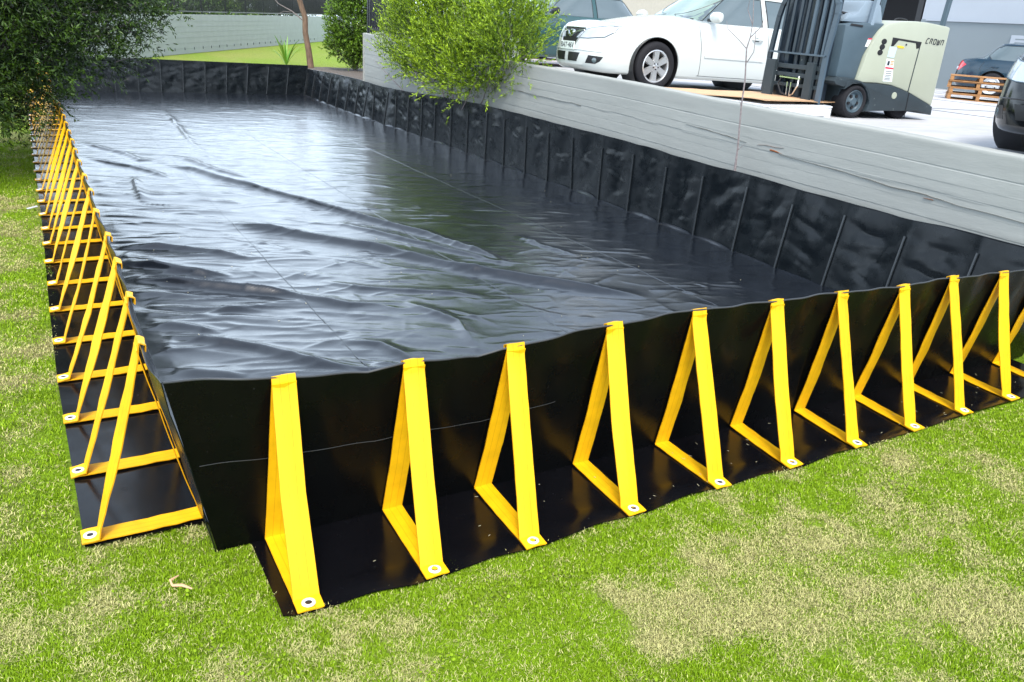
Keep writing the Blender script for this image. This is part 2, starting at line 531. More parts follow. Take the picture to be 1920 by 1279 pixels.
def lawn_sheet():
    xs = np.concatenate([np.linspace(-90, -3, 30)[:-1], np.arange(-3, 7, .045), np.linspace(7, 110, 45)])
    ys = np.concatenate([np.linspace(-40, -2.6, 14)[:-1], np.arange(-2.6, 9, .045), np.linspace(9, 30, 90)[:-1], np.linspace(30, 170, 40)])
    X, Y = np.meshgrid(xs, ys, indexing='ij')
    g = greenness(X, Y)
    c = C_SOIL * (1 - g)[..., None] + C_GREEN * .75 * g[..., None]
    far = np.clip((Y - 9) / 9, 0, 1)[..., None]
    fg = np.clip(.75 + .3 * fbm(X * .35, Y * .35, 5), 0, 1)[..., None]
    fg = np.clip(.55 + .9 * fbm(X * .9, Y * .5, 5, 4), 0, 1)[..., None]
    c = c * (1 - far) + (np.array([.17, .27, .022]) * fg + np.array([.24, .26, .06]) * (1 - fg)) * far
    Z = -.012 + .008 * fbm(X * 2, Y * 2, 44)
    me = grid_mesh("lawn_ground", np.stack([X, Y, Z], -1), cols=c)
    o = add("lawn_ground", me, M['soil'])
    o["kind"] = "structure"
    return o


lawn_sheet()


def in_frame(x, y, m=.06):
    d = np.stack([x + .42, y + 2.817, np.full_like(x, -2.0)], -1)
    r = d @ np.array(_r); u = d @ np.array(_u); f = d @ np.array(_f)
    k = 28.421 / 18
    return (f > .1) & (np.abs(r / f * k) < 1 + m) & (np.abs(u / f * k * 1.5) < 1 + m)


FLAPF_Y = -.47


def blades(name, n, xr, yr, hgt, wid, cond, seed, label):
    rg = np.random.default_rng(seed)
    x = rg.uniform(*xr, n); y = rg.uniform(*yr, n)
    k = cond(x, y) & in_frame(x, y, .15)
    x, y = x[k], y[k]
    dd = np.sqrt((x + .42) ** 2 + (y + 2.817) ** 2 + 4)
    k = rg.random(len(x)) < np.clip((3.0 / dd) ** 1.6, .2, 1)
    x, y, dd = x[k], y[k], dd[k]; n = len(x); wid = wid * np.clip(dd / 3.0, 1, 2.4) ** .8
    g = greenness(x, y)
    isg = rg.random(n) < np.clip(.38 + g * .58 + .25 * vnoise(x * 14, y * 14, 78), .15, .95)
    lush = vnoise(x * 9, y * 9, 77) * .5 + .5
    h = np.where(isg, hgt * rg.uniform(.5, 1.15, n) * (.6 + .8 * lush * g), hgt * rg.uniform(.35, 1.0, n))
    lean = np.where(isg, rg.uniform(.1, 1.0, n), rg.uniform(.6, 2.2, n))
    th = rg.uniform(0, 2 * np.pi, n)
    dx, dy = np.cos(th), np.sin(th)
    ph = th + rg.uniform(.8, 2.3, n); wx, wy = np.cos(ph), np.sin(ph)
    w = wid * rg.uniform(.6, 1.3, n)
    h = h / np.sqrt(1 + lean ** 2 * .5)
    z0 = np.where(isg, -.012, rg.uniform(-.012, .006, n))
    P = np.zeros((n, 5, 3))
    l1 = h * lean * .35; l2 = h * lean
    P[:, 0] = np.stack([x - wx * w / 2, y - wy * w / 2, z0], -1)
    P[:, 1] = np.stack([x + wx * w / 2, y + wy * w / 2, z0], -1)
    P[:, 2] = np.stack([x + dx * l1 + wx * w * .4, y + dy * l1 + wy * w * .4, z0 + h * .62], -1)
    P[:, 3] = np.stack([x + dx * l1 - wx * w * .4, y + dy * l1 - wy * w * .4, z0 + h * .62], -1)
    P[:, 4] = np.stack([x + dx * l2, y + dy * l2, z0 + h * np.where(isg, 1, .75)], -1)
    t = rg.random(n)[:, None]
    cg = C_GREEN * (1 - t) + C_BRIGHT * t
    cg = cg * rg.uniform(.75, 1.25, n)[:, None]
    cs = C_STRAW * rg.uniform(.65, 1.25, n)[:, None] * np.array([1, .97, .9])
    c = np.where(isg[:, None], cg, cs)
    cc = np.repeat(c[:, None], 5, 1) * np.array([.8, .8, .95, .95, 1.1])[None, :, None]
    b = np.arange(n)[:, None] * 5
    F = np.concatenate([b + np.array([0, 1, 2]), b + np.array([0, 2, 3]), b + np.array([3, 2, 4])], 0)
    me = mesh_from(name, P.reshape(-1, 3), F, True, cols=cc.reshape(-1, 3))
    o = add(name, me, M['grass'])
    tag(o, label, "grass"); o["kind"] = "stuff"
    return o


_front = lambda x, y: (y < -.455 + .035 * np.sin(x * 12.5)) | ((x < .15) & (y < .05) & (y < .02 - (x + .1) * 0)) & ~((x > -.02) & (y > -.02))
blades("grass", 1700000, (-1.3, 6.6), (-2.1, .215), .018, .0021, lambda x, y: ((y < -.455) | ((x < .135) & (y < .0)) | ((x < -.012) & (y < .215))), 3,
       "patchy green and straw coloured lawn in front of the black bund")
blades("grass", 620000, (-2.0, -.4), (.0, 11.0), .022, .0026, lambda x, y: (x < -.455 - .03 * np.sin(y * 1.2)) | ((y < .20) & (x < -.03)), 4,
       "worn lawn strip running along the left side of the black bund")
blades("grass", 50000, (5.0, 6.0), (-.4, 3.2), .04, .005, lambda x, y: (x > 5.72), 5,
       "narrow strip of grass between the bund and the concrete wall")


def clover():
    rg = np.random.default_rng(9)
    cx, cy = [], []
    for _ in range(46):
        a = rg.uniform(-.9, 5.5); b = rg.uniform(-1.9, -.55)
        if greenness(np.array([a]), np.array([b]))[0] < .5: continue
        n = rg.integers(14, 60)
        cx += list(a + rg.normal(0, .06, n)); cy += list(b + rg.normal(0, .05, n))
    for a, b in ((-.55, .6), (-.6, 1.7), (-.62, 2.9), (-.8, .9), (-.25, -.25), (-.1, -.5)):
        cx += list(a + rg.normal(0, .06, 50)); cy += list(b + rg.normal(0, .09, 50))
    cx = np.array(cx); cy = np.array(cy)
    k = ((cy < -.5) | (cx < -.5) | ((cx < .1) & (cy < -.05))); cx = cx[k]; cy = cy[k]; n = len(cx)
    V = []; F = []; Cc = []
    for i in range(n):
        z = rg.uniform(.006, .026); r = rg.uniform(.003, .0065); tx, ty = rg.normal(0, .35, 2)
        b = len(V); V.append((cx[i], cy[i], z)); c = C_BRIGHT * rg.uniform(.4, .75)
        for q in range(6):
            t = q / 6 * 6.283; V.append((cx[i] + r * math.cos(t), cy[i] + r * math.sin(t), z + r * (tx * math.cos(t) + ty * math.sin(t))))
        F += [(b, b + 1 + q, b + 1 + (q + 1) % 6) for q in range(6)]; Cc += [c] * 7
    o = add("clover", mesh_from("clover", np.array(V), F, True, cols=np.array(Cc)), M['grass'])
    tag(o, "small round leaved weeds scattered in the green lawn patches", "weeds"); o["kind"] = "stuff"


clover()

# ------------------------------------------------------------------ the bund
W_, L_ = 5.577, 17.72
FOLDS = {
 'A': [(0.117, 10.311), (0.268, 10.043), (0.442, 9.62), (0.599, 9.326), (0.739, 8.756), (0.966, 8.794)],
 'B': [(0.123, 9.082), (0.354, 8.604), (0.592, 8.31), (0.787, 7.882), (0.918, 7.484)],
 'C': [(0.989, 8.377), (1.255, 8.043), (1.443, 7.452), (1.664, 6.945), (1.957, 6.221), (2.225, 5.56), (2.487, 4.913), (2.796, 4.269), (2.955, 3.657), (3.107, 3.121)],
 'C2': [(1.201, 9.129), (1.386, 8.577), (1.566, 7.881), (1.792, 7.428)],
 'D': [(1.044, 5.16), (1.2, 5.086), (1.421, 4.827), (1.769, 4.381), (2.125, 3.949), (2.599, 3.156), (3.044, 2.65), (3.359, 2.322), (3.785, 1.951)],
 'E': [(0.057, 4.556), (0.248, 4.53), (0.586, 4.297), (0.824, 4.121), (1.043, 3.872)],
 'F': [(0.048, 4.065), (0.223, 3.892), (0.391, 3.699), (0.582, 3.525), (0.794, 3.459)],
 'G': [(0.115, 3.583), (0.327, 3.429), (0.534, 3.256), (0.846, 3.03), (1.149, 2.869)],
 'H': [(1.847, 14.264), (1.736, 12.362), (1.606, 10.138), (1.619, 8.812)],
 'I': [(0.539, 7.65), (0.497, 6.963), (0.466, 6.27)],
 'J': [(0.07, 3.972), (0.323, 3.8), (0.534, 3.58), (0.757, 3.45)],
 'K': [(0.094, 3.599), (0.482, 3.275), (0.764, 3.1), (1.124, 2.845), (1.425, 2.533), (1.834, 2.474)],
 'L': [(0.099, 3.007), (0.397, 2.783), (0.815, 2.64)],
 'M': [(0.051, 2.605), (0.273, 2.46), (0.474, 2.282)],
 'N': [(0.123, 2.346), (0.356, 2.161), (0.64, 1.919), (0.841, 1.656), (1.087, 1.366)],
 'O': [(1.405, 3.155), (1.633, 2.875), (2.018, 2.692), (2.325, 2.534), (2.494, 2.336)],
 'P': [(1.844, 2.498), (2.046, 1.971), (1.924, 1.402)],
 'Q': [(0.101, 1.762), (0.322, 1.643), (0.475, 1.551)],
 'R': [(1.156, 1.889), (1.375, 1.747), (1.48, 1.451)],
 'S': [(2.116, 4.932), (2.352, 4.466), (2.573, 4.029), (2.894, 3.451), (3.084, 3.073)],
 'T': [(3.66, 4.044), (3.694, 3.573), (3.872, 3.167)],
}
FE = [(0.223, -0.47), (0.712, -0.485), (1.158, -0.483), (1.697, -0.461), (2.226, -0.452), (2.717, -0.455), (3.228, -0.447), (3.725, -0.446), (4.223, -0.43), (4.723, -0.424)]
FI = [(0.225, 0.01), (0.725, -0.013), (1.17, -0.003), (1.713, -0.015), (2.228, -0.014), (2.76, -0.007), (3.265, 0.004)]
FT = [(0.244, 0.776), (0.747, 0.762), (1.203, 0.765), (1.71, 0.796), (2.206, 0.802), (2.728, 0.792), (3.223, 0.786), (3.751, 0.77), (4.211, 0.78), (4.734, 0.76)]
TOPEDGE = [(-0.153, 0.822), (0.007, 0.803), (0.205, 0.781), (0.458, 0.752), (0.562, 0.742), (0.626, 0.754), (0.713, 0.763), (0.803, 0.758), (1.04, 0.734), (1.138, 0.758), (1.252, 0.763), (1.424, 0.774), (1.646, 0.794), (1.769, 0.792), (1.977, 0.8), (2.168, 0.809), (2.445, 0.796), (2.663, 0.794), (2.895, 0.789), (3.138, 0.789), (3.31, 0.783), (3.676, 0.768), (3.865, 0.774), (4.167, 0.775), (4.437, 0.766), (4.722, 0.761), (4.954, 0.757)]
LE = [(-0.427, 0.272), (-0.437, 0.812), (-0.44, 1.366), (-0.446, 1.901), (-0.445, 2.483), (-0.445, 3.097), (-0.438, 3.694), (-0.443, 4.285), (-0.439, 4.848), (-0.436, 5.376)]
LT = [(0.555, 0.699), (0.831, 0.808), (1.286, 0.835), (1.756, 0.844)]
LTOP = [(-0.146, 0.818), (0.282, 0.719), (0.555, 0.699), (0.746, 0.73), (0.809, 0.81), (1.13, 0.805), (1.286, 0.835), (1.542, 0.835), (1.756, 0.844), (2.572, 0.787), (2.949, 0.837), (3.924, 0.83), (4.826, 0.869), (5.785, 0.988)]
RB = [(5.484, 1.72), (5.498, 2.291), (5.523, 2.883), (5.572, 3.525), (5.582, 4.116), (5.588, 4.711), (5.604, 5.334), (5.647, 6.009), (5.621, 6.577), (5.607, 7.161), (5.606, 7.793), (5.569, 8.309), (5.575, 8.95), (5.568, 9.543), (5.572, 10.181), (5.545, 10.705), (5.532, 11.284), (5.534, 11.875), (5.458, 12.281), (5.496, 12.996), (5.434, 13.387), (5.445, 13.924)]
RTOP = [(0.208, 0.754), (0.534, 0.757), (0.859, 0.754), (1.209, 0.736), (1.5, 0.746), (1.683, 0.748), (2.142, 0.75), (2.502, 0.757), (2.839, 0.773), (3.369, 0.766), (3.996, 0.774), (4.631, 0.793), (4.545, 0.798), (5.142, 0.802), (6.303, 0.802), (7.427, 0.81), (8.692, 0.808), (10.275, 0.761), (11.462, 0.713), (12.724, 0.683), (14.054, 0.702), (15.711, 0.683), (17.82, 0.625)]
BTOP = [(0.678, 0.723), (1.64, 0.716), (2.687, 0.71), (3.665, 0.698), (4.866, 0.692), (5.598, 0.696)]
FLAPF = [(0.137, 0.047), (0.127, -0.479), (0.179, -0.497), (0.293, -0.504), (0.46, -0.491), (0.62, -0.518), (0.757, -0.512), (0.98, -0.492), (1.196, -0.512), (1.491, -0.477), (1.758, -0.492), (2.026, -0.456), (2.279, -0.475), (2.512, -0.458), (2.743, -0.489), (3.061, -0.459), (3.263, -0.469), (3.731, -0.464), (4.234, -0.452), (4.725, -0.445)]
FLAPL = [(-0.03, 0.203), (-0.45, 0.226), (-0.458, 0.748), (-0.468, 1.322), (-0.478, 1.905), (-0.477, 2.939), (-0.472, 3.778), (-0.458, 5.04), (-0.448, 6.072), (-0.388, 8.005)]

FOLD_H = dict(A=.036, B=.036, C=.048, C2=.026, D=.056, E=.038, F=.040, G=.040, H=.038, I=.045, J=.025, K=.03, L=.025, M=.028, N=.04,
              O=.022, P=.02, Q=.02, R=.022, S=.03, T=.022)

bund = empty("spill_bund", "large black spill containment bund with yellow strap braces laid out on the lawn", "spill bund")


def crease_list():
    rg = np.random.default_rng(77); out = []
    for k in range(2300):
        x = rg.uniform(0, 5.6); y = 17.7 * rg.random() ** 1.35
        th = math.atan2(-.36, .93) + rg.normal(0, .30) if rg.random() < .78 else rg.uniform(0, math.pi)
        ln = rg.uniform(.10, .55) * (1.6 if rg.random() < .15 else 1) * (1 + y / 12)
        h = rg.uniform(.0012, .0062) * (1.7 if rg.random() < .12 else 1)
        sg = rg.uniform(.007, .022) * (1 + y / 14)
        if x < .9 and y < 8 and rg.random() < .5: h *= 1.8; th = rg.normal(-.25, .25); ln *= 1.4
        out.append((x, y, math.cos(th), math.sin(th), ln, h, sg, rg.normal(0, .25), rg.choice([-1, 1])))
    return out


CREASES = crease_list()


def crease_field(X, Y):
    H = np.zeros_like(X)
    grid = X.ndim == 2 and X.shape[0] > 50 and X.shape[1] > 50
    for (cx, cy, dx, dy, ln, h, sg, cv, sd) in CREASES:
        r = ln / 2 + sg * 4
        if grid:
            i0, i1 = np.searchsorted(X[:, 0], (cx - r, cx + r)); j0, j1 = np.searchsorted(Y[0], (cy - r, cy + r))
            if i1 <= i0 or j1 <= j0: continue
            sl = (slice(i0, i1), slice(j0, j1))
        else:
            sl = np.where((np.abs(X - cx) < r) & (np.abs(Y - cy) < r))
            if len(sl[0]) == 0: continue
        u = (X[sl] - cx) * dx + (Y[sl] - cy) * dy; w = -(X[sl] - cx) * dy + (Y[sl] - cy) * dx
        w = w - cv * u * u / ln
        tp = np.clip(1 - (2 * u / ln) ** 2, 0, 1)
        q = np.where(w * sd > 0, w / sg, w / (sg * 2.6))
        H[sl] += h * tp * np.exp(-np.abs(q) ** 1.05)
    return H


def floor_h(X, Y):
    # gentle undulation of a stiff sheet plus many sharp, tapering creases
    a = X * .93 - Y * .36; b = X * .36 + Y * .93
    near = np.clip(1.35 - Y / 14, .5, 1.2)
    H = .0045 * fbm(a * .8, b * 1.7, 61, 3) + .0020 * fbm(a * 2.6, b * 5.5, 64, 2)
    H += .0022 * ridge(a * 3.6, b * 9, 66, 2) * np.clip(vnoise(X * .9, Y * .9, 63) * .9 + .35, 0, 1)
    H += crease_field(X, Y)
    H *= near
    # creases fanning out from the near left corner and edge
    e = np.exp(-np.clip(X, 0, 9) / 1.0) * np.clip(1.2 - Y / 9, 0, 1)
    H += e * .020 * ridge(X * .8 + Y * .25, Y * 2.6 + X * 1.4, 80, 2)
    for k, P in FOLDS.items():
        P = np.array(P); h = FOLD_H[k]; n = len(P)
        seg = np.linalg.norm(P[1:] - P[:-1], axis=1); cum = np.concatenate([[0], np.cumsum(seg)]); tot = cum[-1]
        best = np.full(X.shape, 1e9); side = np.zeros(X.shape); al = np.zeros(X.shape)
        x0, y0 = P.min(0) - .5; x1, y1 = P.max(0) + .5
        ms = (X > x0) & (X < x1) & (Y > y0) & (Y < y1)
        xx = X[ms]; yy = Y[ms]; bb = np.full(xx.shape, 1e9); ss = np.zeros(xx.shape); aa = np.zeros(xx.shape)
        for i in range(n - 1):
            d = P[i + 1] - P[i]; l2 = d @ d
            t = np.clip(((xx - P[i, 0]) * d[0] + (yy - P[i, 1]) * d[1]) / l2, 0, 1)
            qx = xx - P[i, 0] - t * d[0]; qy = yy - P[i, 1] - t * d[1]
            dist = np.hypot(qx, qy); m = dist < bb
            bb[m] = dist[m]; ss[m] = np.sign(d[0] * qy - d[1] * qx)[m]; aa[m] = (cum[i] + t * seg[i])[m]
        taper = np.clip(np.minimum(aa, tot - aa) / (tot * .28), 0, 1) ** .7 if k not in 'CD' else np.clip(np.minimum(aa, (tot - aa)) / .5, 0, 1)
        wob = 1 + .25 * vnoise(aa * 3, aa * 0 + 3, 90)
        wn_ = .038 if h < .055 else .055
        sg = np.where(ss < 0, wn_ * 1.0, wn_ * 1.8)
        H[ms] += h * taper * wob * np.exp(-(bb / sg) ** 1.5)
    # settle flat to the walls
    ed = np.minimum(np.minimum(X, W_ - X), np.minimum(Y, L_ - Y))
    # right edge: the sheet puffs up between the pockets
    H = H * np.clip(ed / .12, 0.15, 1)
    return np.maximum(H + .020, .008)


def floor_liner():
    xs = np.linspace(0, W_, 420)
    ys = np.concatenate([np.arange(0, 5.5, .0145), np.arange(5.5, 11, .024), np.arange(11, L_, .04), [L_]])
    X, Y = np.meshgrid(xs, ys, indexing='ij')
    H = floor_h(X, Y)
    # follow the slightly wandering foot of the right hand wall
    rb = sorted([(b, a) for a, b in RB])
    xr = np.interp(Y, [p[0] for p in rb], [p[1] for p in rb])
    X2 = X * xr / W_
    # scalloped lip against the right wall
    s = scallop(Y)
    d = xr - X2
    H = H + s * .040 * (.7 + .5 * vnoise(Y * 1.6, Y * 0, 95)) * np.exp(-(d / .035) ** 2)
    return add("floor_liner", grid_mesh("floor_liner", np.stack([X2, Y, H], -1)), M['liner'], bund)


RIBS = sorted([b for a, b in RB])
_sp = .5985
while RIBS[0] > .4: RIBS.insert(0, RIBS[0] - _sp)
while RIBS[-1] < L_ - .5: RIBS.append(RIBS[-1] + _sp)
RIBS = [r for r in RIBS if 0.15 < r < L_ - .1]
BRIBS = [.35 + .47 * k for k in range(12)]
LRIBS = [.3 + .57 * k for k in range(31)]


def scallop(y, ribs=None):
    ribs = np.array([-.3] + list(RIBS if ribs is None else ribs) + [L_ + .3])
    i = np.clip(np.searchsorted(ribs, y) - 1, 0, len(ribs) - 2)
    t = (y - ribs[i]) / (ribs[i + 1] - ribs[i])
    return np.clip(np.sin(np.pi * np.clip(t, 0, 1)), 0, 1) ** .55


floor_o = floor_liner()


def wall_sheet(name, n, s0, s1, foot, top, out, thick, disp, nv=30, label=None):
    m = M['liner_out'] if name == 'front_wall' else M['liner_wall']
    """foot(s)->(x,y,z), top(s)->(x,y,z), out: unit outward vec; disp(s, v)-> metres along out"""
    s = np.linspace(s0, s1, n); v = np.linspace(0, 1, nv)
    Sg, Vg = np.meshgrid(s, v, indexing='ij')
    A = np.stack(foot(s), -1); B = np.stack(top(s), -1)
    P = A[:, None] * (1 - v)[None, :, None] + B[:, None] * v[None, :, None]
    dsp = disp(Sg, Vg)
    P = P + np.array(out)[None, None] * dsp[..., None]
    Q = P + np.array(out)[None, None] * thick
    V = np.concatenate([P.reshape(-1, 3), Q.reshape(-1, 3)])
    idx = np.arange(n * nv).reshape(n, nv); o = n * nv
    f = np.stack([idx[:-1, :-1], idx[1:, :-1], idx[1:, 1:], idx[:-1, 1:]], -1).reshape(-1, 4)
    g = f[:, ::-1] + o
    t = idx[:, -1]; tf = np.stack([t[:-1], t[1:], t[1:] + o, t[:-1] + o], -1)
    e0 = idx[0]; ef = np.stack([e0[:-1], e0[1:], e0[1:] + o, e0[:-1] + o], -1)
    e1 = idx[-1]; eg = np.stack([e1[:-1], e1[1:], e1[1:] + o, e1[:-1] + o], -1)
    me = mesh_from(name, V, np.concatenate([f, g, tf, ef, eg]), True)
    bm = bmesh.new(); bm.from_mesh(me); bmesh.ops.recalc_face_normals(bm, faces=bm.faces); bm.to_mesh(me); bm.free()
    try: me.set_sharp_from_angle(angle=R(60))
    except Exception: pass
    ob = add(name, me, m, bund)
    if label: ob["label"] = label
    return ob


def lean_front(x): return -.155 + 0 * x


TE = TOPEDGE + [(5.3, .757), (5.8, .755)]
fr_top = lambda x: interp(TE, x)
END_X = 5.62
front = wall_sheet("front_wall", 420, 0, END_X - .02,
                   lambda s: (s, s * 0, s * 0 + .004),
                   lambda s: (-.153 + s * (END_X + .165) / END_X, -.155 + .008 * np.sin(s * 12.6), fr_top(-.153 + s * 1.03)),
                   (0, -1, 0), .004,
                   lambda s, v: np.sin(np.pi * np.clip(v, 0, 1)) ** .7 * (.018 * fbm(s * 1.2, v * 1.5, 101, 2) + .006 * fbm(s * 4, v * 3, 104, 2)) - .010 * np.sin(s * 12.57) ** 2 * v,
                   nv=26, label="smooth black front wall with wavy top edge")
lt_edge = [(-.083, .79, -.150), (.112, .79, -.167), (.321, .79, -.171), (.578, .79, -.165), (.869, .79, -.148), (1.178, .79, -.149),
           (1.443, .79, -.142), (1.708, .79, -.142), (1.967, .79, -.14), (2.561, .79, -.153), (3.183, .79, -.141), (4.153, .79, -.143),
           (5.355, .79, -.133), (7.46, .79, -.12), (18, .79, -.12)]
left = wall_sheet("left_wall", 620, -.006, L_,
                  lambda s: (0 * s - .006, s, 0 * s + .004),
                  lambda s: (interp(lt_edge, s, 0, 2) - .006 * np.sin(s * 11), np.where(s < .5, s - .155 * (1 - s / .5), s), .79 + .035 * np.exp(-(s / .15) ** 2)),
                  (-1, 0, 0), .004,
                  lambda s, v: np.sin(np.pi * v) ** .8 * (.012 * fbm(s * 1.5, v * 2, 111, 3) + .010 * ridge(s * 2.2, v * 2.5, 114, 2)), nv=20,
                  label="left wall leaning outwards over its yellow braces")


def crumple(s, v, ribs, seed, amp):
    r = np.array(ribs); d = np.min(np.abs(s[..., None] - r[None, None]), -1)
    near = np.exp(-(d / .03) ** 2)
    puff = np.clip(d / .28, 0, 1) ** .6
    c = ridge(s * 2.4 + v * .8, v * 2.4 + s * .5, seed, 3) * .55 + fbm(s * 3, v * 3, seed + 5, 3) * .7
    diag = ridge(s * 1.6 + v * 1.9, v * 3.2 - s * 1.2, seed + 9, 2)
    return amp * puff * (c + .5 * diag) * (np.sin(np.pi * np.clip(v, .02, .98)) ** .5) - near * .003


rb_s = sorted([(b, a) for a, b in RB]) + [(L_, 5.43)]
rfoot = lambda s: np.interp(s, [p[0] for p in rb_s], [p[1] for p in rb_s])
RT_ = RTOP + [(-.3, .757)]
right = wall_sheet("right_wall", 980, 0, L_,
                   lambda s: (rfoot(s) + .008, s, 0 * s + .01),
                   lambda s: (5.60 + .055 - .05 * (s / L_) + .01 * np.sin(s * 10.5), s * 1.01 - .14 * np.exp(-(s / .3) ** 2), interp(RT_, s)),
                   (1, 0, 0), .004, lambda s, v: crumple(s, v, RIBS, 121, .021), nv=44,
                   label="crumpled black right hand wall beside the concrete wall")
back = wall_sheet("back_wall", 330, 0.0, 5.50,
                  lambda s: (s, 0 * s + L_, 0 * s + .01),
                  lambda s: (s * 1.032 - .05, 0 * s + L_ + .04, .71 + .03 * (1 - s / 5.5) + 0 * s),
                  (0, 1, 0), .004, lambda s, v: crumple(s, v, BRIBS, 131, .030), nv=34,
                  label="crumpled far wall below the bright lawn")


def conform_strip(name, ribs_pts, w, th, m, parent, out=None):
    me = ribbon(name, ribs_pts, out, w, th, nsub=1, rows=3)
    return add(name, me, m, parent)


# pocket ribs on the inside of the right and back walls
def wall_pt(kind, s, v):
    s_ = np.array([[s]]); v_ = np.array([[v]])
    if kind == 'r':
        a = np.array([rfoot(np.array([s]))[0] + .008, s, .01])
        b = np.array([5.60 + .055 - .05 * (s / L_) + .01 * math.sin(s * 10.5), s * 1.01 - .14 * math.exp(-(s / .3) ** 2), float(interp(RT_, np.array([s]))[0])])
        p = a * (1 - v) + b * v; p[0] += crumple(s_, v_, RIBS, 121, .021)[0, 0] - .010
    else:
        a = np.array([s, L_, .01]); b = np.array([s * 1.032 - .05, L_ + .04, .71 + .03 * (1 - s / 5.5)])
        p = a * (1 - v) + b * v; p[1] += crumple(s_, v_, BRIBS, 131, .030)[0, 0] - .010
    return Vector(p)


for s in RIBS:
    hi = .86 + rnd.uniform(-.05, .03)
    pts = [wall_pt('r', s, v) for v in np.linspace(.0, hi, 12)]
    add("pocket_rib", ribbon("pocket_rib", pts, (0, 1, 0), .016, .012, nsub=2, rows=5), M['rib'], right)
for s in BRIBS:
    if s < 5.35:
        pts = [wall_pt('b', s, v) for v in np.linspace(.03, .9, 9)]
        add("pocket_rib", ribbon("pocket_rib", pts, (1, 0, 0), .02, .012, nsub=2, rows=5), M['rib'], back)

# weld seams across the floor
for p, q in (((1.12, 17.6), (1.146, .15)), ((2.62, 17.6), (2.64, .15)), ((4.12, 17.6), (4.13, .15))):
    n = 420; ys = np.linspace(p[1], q[1], n); xs = np.linspace(p[0], q[0], n) + .004 * np.sin(ys * 3)
    hz = floor_h(xs, ys) + .0015
    P = np.stack([np.stack([xs - .005, ys, hz - .001], -1), np.stack([xs, ys, hz + .0025], -1), np.stack([xs + .005, ys, hz - .001], -1)], 1)
    add("weld_seam", grid_mesh("weld_seam", P), M['liner'], floor_o)
# thin pale weld line on the outside of the front wall
xs = np.linspace(.03, 5.5, 300)


def front_pt(x, v, off=.006):
    s = np.asarray(x, float)
    a = np.stack([s, s * 0, s * 0 + .004], -1)
    b = np.stack([-.153 + s * (END_X + .165) / END_X, -.155 + .008 * np.sin(s * 12.6), fr_top(-.153 + s * 1.03)], -1)
    P = a * (1 - v) + b * v
    P[..., 1] -= off + np.sin(np.pi * v) ** .7 * (.018 * fbm(s * 1.2, s * 0 + v * 1.5, 101, 2) + .006 * fbm(s * 4, s * 0 + v * 3, 104, 2)) - .010 * np.sin(s * 12.57) ** 2 * v
    return P


L0 = front_pt(xs[:84], .53, .0055); L1 = front_pt(xs[:84], .535, .0055); L2 = front_pt(xs[:84], .5325, .007)
add("weld_seam", grid_mesh("weld_seam", np.stack([L0, L2, L1], 1)), M['pale_weld'], front)
# rolled hem along the top of the walls
hx = np.linspace(.0, END_X - .03, 330)
H_ = front_pt(hx, 1.0, .002)
mb = MB(); mb.tube([tuple(p) for p in H_], .0045, 6); mb.build("top_hem", M['weld'], front, smooth=True)
mb = MB(); mb.tube([(rfoot(np.array([s]))[0] * 0 + 5.655 - .05 * (s / L_) + .01 * math.sin(s * 10.5), s * 1.01 - .14 * math.exp(-(s / .3) ** 2), float(interp(RT_, np.array([s]))[0])) for s in np.linspace(0, L_, 260)], .005, 6)
mb.build("top_hem", M['liner_wall'], right, smooth=True)


def flap(name, P_in, P_out, m, seed):
    """P_in, P_out matched polylines -> slightly rippling ground flap"""
    n = len(P_in); nv = 14
    A = np.array(P_in); B = np.array(P_out)
    v = np.linspace(0, 1, nv)
    P = np.zeros((n, nv, 3)); P[..., :2] = A[:, None] * (1 - v)[None, :, None] + B[:, None] * v[None, :, None]
    P[..., 2] = .005 + .004 * (fbm(P[..., 0] * 2.2, P[..., 1] * 2.2, seed, 3) + .6) + .004 * np.clip(v - .75, 0, 1)[None] * 4 * np.clip(vnoise(P[..., 0] * 3, P[..., 1] * 3, seed + 4), 0, 1)
    if seed == 141:
        P[..., 2] += .013 * np.exp(-((v - .86) / .09) ** 2)[None] * (np.abs(np.sin((P[..., 0] - .22) * math.pi / .5)) ** 1.5)
    Q = P.copy(); Q[..., 2] -= .003
    V = np.concatenate([P.reshape(-1, 3), Q.reshape(-1, 3)])
    idx = np.arange(n * nv).reshape(n, nv); o = n * nv
    f = np.stack([idx[:-1, :-1], idx[1:, :-1], idx[1:, 1:], idx[:-1, 1:]], -1).reshape(-1, 4)
    sides = []
    for e in (idx[0], idx[-1], idx[:, 0], idx[:, -1]): sides.append(np.stack([e[:-1], e[1:], e[1:] + o, e[:-1] + o], -1))
    me = mesh_from(name, V, np.concatenate([f, f[:, ::-1] + o] + sides), True)
    bm = bmesh.new(); bm.from_mesh(me); bmesh.ops.recalc_face_normals(bm, faces=bm.faces); bm.to_mesh(me); bm.free()
    try: me.set_sharp_from_angle(angle=R(50))
    except Exception: pass
    return add(name, me, m, bund)


xs = np.linspace(.128, 5.45, 260)
fo = FLAPF[1:] + [(5.45, -.445)]
flap("ground_flap", np.stack([xs, xs * 0 + .012], -1), np.stack([xs, interp(fo, xs)], -1), M['flap'], 141)["label"] = "front ground flap under the yellow braces"
ys = np.linspace(.215, L_ - .2, 420)
lo = [(b, a) for a, b in FLAPL[1:8]] + [(6.0, -.455), (8, -.45), (18, -.45)]
flap("ground_flap", np.stack([ys * 0 + .012, ys], -1), np.stack([interp(lo, ys), ys + .01], -1), M['flap'], 151)["label"] = "left ground flap on the worn grass"
xs = np.linspace(5.59, 5.6, 3)
ys = np.linspace(.2, L_ - .2, 60)
flap("ground_flap", np.stack([ys * 0 + 5.6, ys], -1), np.stack([ys * 0 + 5.86, ys], -1), M['flap'], 155)


